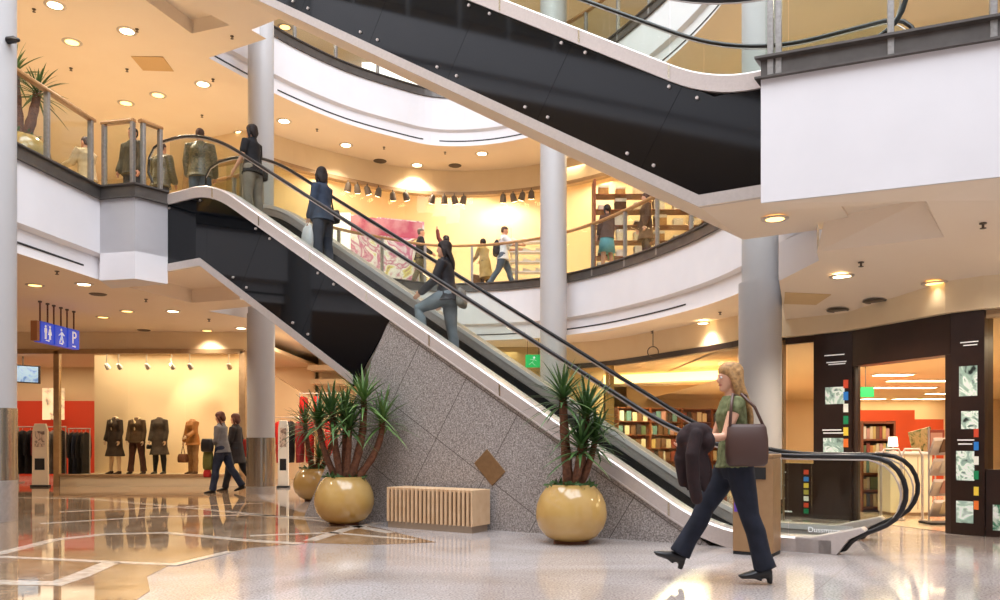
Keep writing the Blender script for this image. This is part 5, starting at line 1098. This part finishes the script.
def person(name_loc, rz, B, scale, label, skin='a', hair=('brown', .2), top=None, legs=None, shoes=None, fine=.013, extra=None, face=False, group=None, shoeheel=False, name='person', cat='person'):
    T = thing(name, label, cat, name_loc, rz, group); T.scale = (scale,)*3
    MW = parent_matrix(T)
    class W(MB):                                # build in the figure's own frame
        pass
    def bld(q, n, m, **k):
        q.v = [MW@v for v in q.v]; return q.build(n, m, T, **k)
    B_ = B
    q = MB(); B_.torso(q)
    if hair is not None: B_.head(q)
    else: q.tube([B_.T(0, 0, .52), B_.T(0, .0, .60)], [.058, .050], 16)
    for k in 'LR':
        B_.leg(q, k); B_.arm(q, k); B_.foot_mesh(q, k); B_.hand(q, k, B_.curl if hasattr(B_, 'curl') else .45)
    bld(q, 'body', SK[skin] if isinstance(skin, str) else skin, remesh=fine, sm=2 if fine < .01 else 1)
    orig = MB.build
    def wrap(self, n, m, parent=None, *a, **k):
        if parent is not None: self.v = [MW@v for v in self.v]
        return orig(self, n, m, parent, *a, **k)
    MB.build = wrap
    try:
        if face: B_.features(T)
        if hair is not None: B_.hair(T, HR[hair[0]], hair[1], short=hair[1] == 0, wide=hair[2] if len(hair) > 2 else 1)
        if legs:                                # ('trousers', material, flare) or ('skirt', material, length)
            q = MB()
            if legs[0] == 'trousers':
                q.loft([B_.ring(z, rx+.014, ry+.014) for z, rx, ry in ((-.12, .12, .10), (-.02, .168, .114), (.06, .163, .113), (.12, .15, .104))])
                for k in 'LR': B_.leg(q, k, .016, legs[2] if len(legs) > 2 else .012, 1.04)
                q.build('trousers', legs[1], T, remesh=.012, sm=2)
            else:
                q.loft([B_.ring(z, rx, ry, yo) for z, rx, ry, yo in ((.12, .155, .11, 0), (.0, .185, .135, 0), (-.2, .21, .17, 0.01), (-legs[2], .235, .20, .01))]); q.build('skirt', legs[1], T, 'all')
        if top:                                 # (name, material, hem, sleeve end 0..2, pad)
            nm, m, hem, sl, pad = top
            q = MB(); B_.torso(q, pad, .0)
            if hem < 0: q.loft([B_.ring(z, rx+pad, ry+pad) for z, rx, ry in ((.16, .15, .105), (.04, .172, .122), (min(-.04, hem*.5), .180, .134), (hem, .19+abs(hem)*.10, .145+abs(hem)*.13))])
            for k in 'LR': B_.sleeve(q, k, pad*.8, sl)
            if pad > .02: q.tube([B_.T(0, -.005, .50), B_.T(0, -.012, .575)], [.085, .074], 16)
            q.build(nm, m, T, remesh=.012, sm=2)
        if shoes:
            for k in 'LR': B_.shoe(k, shoes, T, shoeheel)
        if extra: extra(T, B_)
    finally:
        MB.build = orig
    return T
R_ = math.radians
def stand(lean=0, arms=None, spread=.05, **k):
    return Body(dict(L=(.03, spread, .03), R=(-.02, spread, .03)), arms or dict(L=(.05, .16, .25, .05), R=(.08, .16, .3, .05)), lean, **k)
def bagmesh(q, c, w, h, d, ax):                # soft pouch: c = top centre
    c = Vector(c); ax = Vector(ax).normalized(); th = Vector((-ax.y, ax.x, 0)); n = 18
    q.loft([[c+Vector((0, 0, -h*z))+ax*w*.5*k*math.copysign(abs(math.cos(a))**.6, math.cos(a))+th*d*.5*kd*math.copysign(abs(math.sin(a))**.7, math.sin(a)) for a in [2*PI*i/n for i in range(n)]] for z, k, kd in ((0, .80, .25), (.08, .9, .5), (.35, .98, .9), (.7, 1.0, 1.0), (.92, .95, .9), (1.0, .8, .5))])
# ---------------------------------------------------------------- the woman walking past
navy = cloth((24, 30, 48), .8); 
def walker_extra(T, B):
    sh, el, wr, d = B.arms['L']
    q = MB(); c = Vector((-.235, -.03, B.hz+.31)); bagmesh(q, c, .33, .33, .14, (0.10, 1, 0)); b = q.build('shoulder_bag', mat('bag_leather', (76, 50, 42), .5, noise=(8, (76, 50, 42))), T, 'all')
    for o_ in (-.13, .13):
        q = MB(); s_ = B.T(-.15, -.0, .535); q.tube([c+Vector((0, o_, -.02)), c.lerp(s_, .5)+Vector((-.04, o_*.7, .02)), s_+Vector((-.02, o_*.25, .012)), s_+Vector((.02, -.05+o_*.25, .0))], .012, 8); q.build('strap', mat('bag_strap', (88, 60, 50), .45), b, 'all')
    # coat folded over the forearm, hanging in soft folds
    f = el.lerp(wr, .75); rr = random.Random(2); rings = []
    for j in range(10):
        t = j/9; z = .10-.44*t; w = (.085+.035*math.sin(t*2.6)-.02*t); dp = .075+.03*math.sin(t*3)-.02*t
        rings.append([f+Vector((-.01+dp*math.cos(a)*(1+.12*math.sin(4*a+3*t)), .05+w*math.sin(a)*(1+.20*math.sin(5*a+2*t))+.03*math.sin(5*t), z+(.03+.05*t)*math.sin(3*a+.6))) for a in [2*PI*i/24 for i in range(24)]])
    q = MB(); q.loft(rings); q.ball(f+Vector((0, .04, .06)), .11, .12, .075); q.ball(f+Vector((.0, .12, .0)), .085, .08, .09); q.ball(f+Vector((-.02, -.03, -.02)), .10, .07, .09); q.tube([f+Vector((-.09, .06, .04)), f+Vector((-.13, .10, -.12)), f+Vector((-.11, .09, -.30)), f+Vector((-.10, .06, -.46))], [.05, .055, .05, .048], 12, True); q.tube([f+Vector((.05, .10, .03)), f+Vector((.02, .16, -.16)), f+Vector((.02, .14, -.34))], [.05, .055, .04], 12, True)
    q.build('folded_coat', mat('coat_plum', (46, 24, 24), .9, noise=(14, (32, 18, 20)), bump=.6), T, remesh=.010, sm=2)
    q = MB(); q.tube([B.T(-.0, 0, .06), B.T(0, 0, .09)], [.0, .0], 4) if False else q.loft([B.ring(.085, .168, .118), B.ring(.12, .160, .112)]); q.build('belt', LEATHER, T)
B = Body(dict(L=(R_(-12), .03, R_(4)), R=(R_(31), .02, R_(3))), dict(L=(R_(20), .17, R_(62), .10), R=(R_(18), .10, R_(55), .35)), R_(3), (R_(6), R_(-4)), True, foot=(R_(0), R_(20)), heel=.05)
B.curl = .9
wkr = person((1.91, 6.5, 0), R_(88), B, 1.005, 'blonde woman striding left with a brown shoulder bag and a coat over her arm', 'a', ('blonde', .46, 1.15), ('top', cloth((128, 132, 92), .85, 22, 50), -.02, .16, .016), ('trousers', navy, .032), LEATHER, .0075, walker_extra, True, shoeheel=True)
# ---------------------------------------------------------------- the couple by the display window
def couple_a(T, B):
    sh, el, wr, d = B.arms['L']; q = MB(); c = Vector((-.20, .24, B.hz+.24)); bagmesh(q, c, .30, .28, .12, (.2, 1, 0)); q.build('dark_bag', LEATHER, T, 'all')
    q = MB(); c = Vector((-.10, .27, B.hz-.0)); bagmesh(q, c, .24, .42, .14, (.2, 1, 0)); q.build('olive_bag', cloth((112, 110, 52)), T, 'all')
    q = MB(); c = Vector((-.10, .29, B.hz-.42)); bagmesh(q, c, .18, .16, .10, (.2, 1, 0)); q.build('red_bag', cloth((186, 40, 40)), T, 'all')
B = Body(dict(L=(R_(14), .03, R_(6)), R=(R_(-20), .03, R_(14))), dict(L=(R_(2), .1, R_(68), .1), R=(R_(4), .1, R_(72), .2)), R_(4), (0, R_(-12)), True, foot=(0, R_(-14)))
person((-6.0, 17.3, 0), R_(82), B, 1.02, 'woman in a grey sweater and jeans walking left with several bags by the display window', 'b', ('auburn', .10), ('sweater', cloth((128, 124, 124)), -.06, 1.9, .022), ('trousers', cloth((44, 52, 74)), .02), LEATHER, .013, couple_a, True)
B = Body(dict(L=(R_(18), .03, R_(8)), R=(R_(-18), .03, R_(16))), dict(L=(R_(8), .12, R_(30), .05), R=(R_(-6), .14, R_(20), .05)), R_(2), (0, 0), True, foot=(0, R_(-14)))
def couple_b(T, B):
    q = MB(); c = Vector((.23, -.06, B.hz+.24)); bagmesh(q, c, .26, .40, .12, (0, 1, 0)); q.build('red_bag', cloth((206, 66, 50)), T, 'all')
    q = MB(); q.tube([c, B.T(.15, -.03, .53), B.T(.10, .1, .42)], .012, 8); q.build('strap', LEATHER, T, 'all')
person((-5.98, 18.15, 0), R_(84), B, 1.02, 'woman in a dark coat with a red bag walking beside the woman in grey', 'b', ('auburn', .12), ('coat', cloth((44, 36, 38)), -.30, 1.95, .026), ('trousers', cloth((40, 40, 48)), .015), LEATHER, .013, couple_b)
# ---------------------------------------------------------------- riders on the lower escalator
def rider(t, w=.75): 
    k = round((t-.13+.37)/.41); t = -.37+.41*k+.13; p = e(t, w, 0); p.z = stepz(t); return p
def stepz(t):
    k = math.floor((t+.37)/.41+.001); return blend(-.37+.41*k, [(-3, -.02), (.15, -.02), (8.72, 5.345), (12, 5.345)], .6)+.014
UPR = math.atan2(U.y, U.x)-PI/2                 # facing up the escalator
def hold(sd='R'): return None
B = Body(dict(L=(R_(30), .04, R_(38)), R=(R_(-4), .04, R_(2))), dict(L=(R_(12), .12, R_(30), .05), R=(R_(30), .2, R_(70), .1)), R_(3), (R_(-10), 0), True)
def ra(T, B):
    q = MB(); c = Vector((.20, -.03, B.hz+.10)); bagmesh(q, c, .26, .24, .11, (0.1, 1, 0)); q.build('handbag', LEATHER, T, 'all')
    q = MB(); q.tube([c, B.T(.13, -.06, .40), B.T(.10, -.02, .535), B.T(.08, .09, .45)], .010, 8); q.build('strap', LEATHER, T, 'all')
person(rider(7.92, .62), UPR+.15, stand(R_(2), dict(L=(R_(6), .2, R_(30), .05), R=(R_(4), .18, R_(25), .05))), .975, 'woman in a black short-sleeved top near the top of the escalator', 'a', ('dark', .12), ('shirt', cloth((30, 28, 32)), -.07, .6, .022), ('trousers', cloth((142, 132, 118)), .012), LEATHER, .013, ra)
def rb(T, B):
    sh, el, wr, d = B.arms['L']; p = wr+d*.09; q = MB(); c = p+Vector((0, 0, -.06)); bagmesh(q, c, .26, .38, .13, (.35, 1, 0)); q.build('carrier_bag', mat('white_plastic', (232, 232, 236), .35, noise=(9, (206, 206, 214))), T, 'all')
    q = MB(); q.tube([c+Vector((0, -.06, -.02)), p, c+Vector((0, .06, -.02))], .008, 6); q.build('bag_handle', M['lit'], T, 'all')
    q = MB(); c = Vector((.24, -.02, B.hz+.16)); bagmesh(q, c, .26, .22, .12, (0, 1, 0)); q.build('handbag', LEATHER, T, 'all')
    q = MB(); q.tube([c, B.T(.18, -.03, .40), B.T(.14, -.0, .53)], .012, 8); q.build('strap', LEATHER, T, 'all')
person(rider(6.36, .62), UPR+.1, stand(R_(2), dict(L=(R_(4), .14, R_(12), .0), R=(R_(10), .16, R_(75), .1)), head=(R_(-35), 0)), .975, 'woman in a blue denim jacket carrying a white plastic bag on the escalator', 'a', ('dark', .16), ('jacket', cloth((60, 72, 92)), -.08, 1.9, .026), ('trousers', cloth((62, 66, 80)), .015), LEATHER, .013, rb)
def rc(T, B):
    q = MB(); c = Vector((.03, -.20, B.hz+.12)); bagmesh(q, c, .34, .26, .12, (1, 0, 0)); q.build('grey_bag', cloth((150, 146, 138)), T, 'all')
person(rider(3.86, .60), UPR+.35, Body(dict(L=(R_(68), .05, R_(78)), R=(R_(-4), .05, R_(2))), dict(L=(R_(20), .14, R_(30), .1), R=(R_(-4), .16, R_(30), .1)), R_(4), (R_(6), 0), True), 1.0, 'long-haired woman in a dark jacket and pale jeans climbing mid-escalator', 'a', ('dark', .30, 1.1), ('jacket', cloth((36, 34, 40), .5), -.06, 1.95, .026), ('trousers', cloth((140, 150, 160)), .018), LEATHER, .013, rc)
# ---------------------------------------------------------------- people on the upper storey, left
camo = picture('camouflage', [(52, 46, 34), (112, 98, 70), (78, 74, 46), (140, 122, 92)], 14, 0, 1.0)
ZU = 5.37
person((-5.83, 15.55, ZU), R_(10), stand(0, dict(L=(R_(6), .2, R_(20), .1), R=(R_(6), .2, R_(20), .1)), .07, female=False), 1.05, 'man in a patterned camouflage jacket and jeans at the top of the escalator', 'b', ('brown', 0), ('jacket', camo, -.10, 1.9, .04), ('trousers', cloth((82, 92, 104)), .015), LEATHER)
person((-6.66, 15.7, ZU), R_(-20), stand(R_(4), None, .06, female=False), .93, 'person in a mottled brown jacket behind the narrow glass panel at the escalator top', 'b', ('brown', 0), ('jacket', camo, -.16, 1.9, .04), ('trousers', cloth((70, 66, 62)), .015), LEATHER)
person((-7.04, 15.35, ZU), R_(160), stand(0, None, .06, female=False), 1.02, 'man in a dark olive jacket behind the short glass panel of the left balcony', 'c', ('dark', 0), ('jacket', cloth((74, 66, 48)), -.10, 1.9, .032), ('trousers', cloth((60, 58, 62)), .012), LEATHER, .013, None, True)
person((-7.95, 15.4, ZU), R_(70), stand(R_(4), dict(L=(R_(30), .1, R_(50), .1), R=(R_(20), .1, R_(40), .1)), .06, female=False), .93, 'person in a pale beige jacket on the left balcony beside the potted yucca', 'b', ('brown', 0), ('jacket', cloth((186, 166, 132)), -.12, 1.9, .032), ('trousers', cloth((150, 136, 116)), .012), LEATHER)
# ---------------------------------------------------------------- people along the curved railing
def onarc(px, Y, z=5.33+.04): return Vector(((px-500)/FPX*Y, Y, z))
def wk(a=14, **k): return Body(dict(L=(R_(a), .03, R_(6)), R=(R_(-a), .03, R_(12))), dict(L=(R_(-12), .12, R_(25), .05), R=(R_(16), .12, R_(40), .05)), R_(2), foot=(0, R_(-12)), **k)
person(onarc(420, 22.55), R_(-80), wk(10, female=False), 1.0, 'man in a black top walking in front of the pink poster', 'b', ('grey', 0), ('shirt', cloth((40, 36, 38)), -.08, 1.9, .022), ('trousers', cloth((120, 104, 78)), .012), LEATHER)
person(onarc(446, 23.0), R_(60), stand(0, dict(L=(R_(150), .15, R_(20), .1), R=(R_(10), .15, R_(20), 0)), female=True), .95, 'person raising an arm behind the long-haired escalator rider', 'b', ('dark', .08), ('jacket', cloth((110, 50, 44)), -.06, 1.9, .024), ('trousers', cloth((74, 84, 104)), .012), LEATHER)
def seatbag(T, B):
    q = MB(); c = Vector((-.34, .02, .52)); bagmesh(q, c, .34, .50, .24, (1, .2, 0)); q.build('travel_bag', cloth((112, 78, 50)), T, 'all')
person(onarc(485, 22.9), R_(40), stand(R_(10), dict(L=(R_(24), .1, R_(40), .2), R=(R_(24), .1, R_(40), .2))), .90, 'person in a long tan coat with a brown bag behind the curved railing', 'b', ('dark', .05), ('coat', cloth((172, 142, 88)), -.52, 1.9, .03), ('trousers', cloth((96, 74, 54)), .012), LEATHER, .013, seatbag)
def backpack(T, B):
    q = MB(); bagmesh(q, B.T(0, -.20, .42), .30, .42, .20, (1, 0, 0)); q.build('backpack', cloth((44, 44, 56)), T, 'all')
    for sd in (-1, 1): q = MB(); q.tube([B.T(sd*.10, -.12, .40), B.T(sd*.11, -.02, .545), B.T(sd*.11, .11, .40), B.T(sd*.12, .02, .18)], .016, 8); q.build('strap', LEATHER, T, 'all')
person(onarc(503, 22.4), R_(-85), Body(dict(L=(R_(24), .03, R_(6)), R=(R_(-20), .03, R_(14))), dict(L=(R_(30), .1, R_(60), .1), R=(R_(40), .1, R_(50), .1)), R_(3), (0, R_(-8)), False, foot=(0, R_(-14))), 1.04, 'man in a white shirt and jeans with a backpack walking right', 'b', ('brown', 0), ('shirt', cloth((236, 234, 236)), -.10, .8, .026), ('trousers', cloth((96, 108, 126)), .015), LEATHER, .013, backpack, True)
def skirtbags(T, B):
    sh, el, wr, d = B.arms['R']; q = MB(); bagmesh(q, wr+d*.1+Vector((0, 0, -.04)), .28, .40, .14, (.8, .6, 0)); q.build('green_bag', mat('green_plastic', (110, 190, 110), .4), T, 'all')
person(onarc(607, 20.15), R_(30), stand(0, dict(L=(R_(8), .14, R_(20), .05), R=(R_(6), .2, R_(15), .0))), .98, 'person in a brown top and turquoise skirt with a green bag behind the railing', 'b', ('dark', .06), ('shirt', cloth((96, 66, 52)), -.06, 1.6, .022), ('skirt', cloth((108, 168, 178)), .42), LEATHER, .013, skirtbags)
person(onarc(646, 19.2), R_(100), stand(0, None), .98, 'person in a dark brown coat among the lit shelves behind the right railing', 'b', ('brown', .08), ('coat', cloth((92, 62, 42)), -.35, 1.9, .028), ('trousers', cloth((70, 58, 52)), .012), LEATHER)
# ---------------------------------------------------------------- headless mannequins in the display window
MK = mat('mannequin_shell', (214, 180, 150), .4)
def mannequin(px, z, Y, rz, B, sc, label, top, legs, shoes, extra=None, skin=MK):
    x = (px-500)/FPX*Y; return person((x, Y, .262), rz, B, sc, label, skin, None, top, legs, shoes, .013, extra, name='mannequin', cat='mannequin', group=None)
def scarf(col, nm='scarf'):
    def f(T, B):
        q = MB(); q.tube([B.T(-.05, .05, .52), B.T(-.07, -.03, .56), B.T(.07, -.03, .56), B.T(.05, .05, .52), B.T(.0, .11, .44), B.T(.01, .12, .25)], [.03, .034, .034, .034, .034, .022], 10, True); q.build(nm, cloth(col), T, remesh=.012)
    return f
YM = 20.95
mannequin(115, 0, YM, R_(165), stand(0, None, .07), .98, 'headless mannequin in a dark brown knee-length coat, leftmost in the window', ('coat', cloth((70, 54, 44)), -.46, 1.9, .03), None, cloth((62, 38, 28)), scarf((220, 204, 176)))
mannequin(137, 0, YM, R_(180), stand(0, None, .12), .98, 'headless mannequin in a brown jacket, fur collar and long brown trousers', ('jacket', cloth((90, 66, 42)), -.10, 1.9, .028), ('trousers', cloth((82, 46, 36)), .03), cloth((50, 30, 24)), scarf((226, 200, 160), 'fur_collar'))
def hb(T, B):
    sh, el, wr, d = B.arms['R']; q = MB(); c = wr+d*.1; bagmesh(q, c+Vector((0, 0, -.02)), .22, .12, .08, (0, 1, 0)); q.build('clutch_bag', LEATHER, T, 'all')
mannequin(159.5, 0, YM, R_(175), stand(0, None, .06), .98, 'headless mannequin in a belted grey-brown coat with black stockings', ('coat', cloth((84, 70, 60)), -.42, 1.9, .03), ('trousers', cloth((30, 26, 28)), -.012), LEATHER, hb)
def tote(T, B):
    sh, el, wr, d = B.arms['R']; p = wr+d*.09; q = MB(); c = p+Vector((0, 0, -.26)); bagmesh(q, c, .34, .24, .14, (1, .2, 0)); q.build('handbag', cloth((120, 74, 50)), T, 'all')
    q = MB(); q.tube([c+Vector((-.08, 0, -.02)), p, c+Vector((.08, 0, -.02))], .010, 8); q.build('bag_handle', cloth((96, 58, 40)), T, 'all')
mannequin(193, 0, YM+.05, R_(150), stand(R_(2), dict(L=(R_(20), .1, R_(40), .1), R=(R_(4), .22, R_(10), 0)), .05), .95, 'headless mannequin in a tan leather jacket holding a brown handbag', ('jacket', cloth((176, 116, 58), .5), -.14, 1.9, .03), ('trousers', cloth((150, 112, 78)), .01), cloth((90, 60, 40)), tote)
# ================================================================ camera, daylight, exposure
cam = bpy.data.cameras.new('camera'); co = bpy.data.objects.new('camera', cam); COL.objects.link(co)
co.location = (0, 0, CH); co.rotation_euler = (PI/2, 0, 0); cam.sensor_width = 36; cam.lens = 36*FPX/1000; cam.shift_y = (HOR-300)/1000; cam.clip_start = .1
SC.camera = co
w = bpy.data.worlds.new('daylight'); SC.world = w; w.use_nodes = True
bg = w.node_tree.nodes['Background']; bg.inputs['Color'].default_value = (.86, .90, 1.0, 1); bg.inputs['Strength'].default_value = .6
d = bpy.data.lights.new('roof_glazing', 'AREA'); d.shape = 'RECTANGLE'; d.size = 12; d.size_y = 20; d.energy = 5200; d.color = (.88, .93, 1.0)
o = bpy.data.objects.new('roof_glazing', d); COL.objects.link(o); o.location = (-.5, 6, 15.5); o.rotation_euler = (0, 0, .45)
SC.view_settings.view_transform = 'Standard'; SC.view_settings.look = 'None'; SC.view_settings.gamma = 1; SC.view_settings.use_curve_mapping = False
SC.view_settings.exposure = 0.08
SC.cycles.max_bounces = 8; SC.cycles.transparent_max_bounces = 24; SC.cycles.diffuse_bounces = 4; SC.cycles.glossy_bounces = 4
SC.cycles.caustics_reflective = False; SC.cycles.caustics_refractive = False; SC.cycles.sample_clamp_indirect = 6
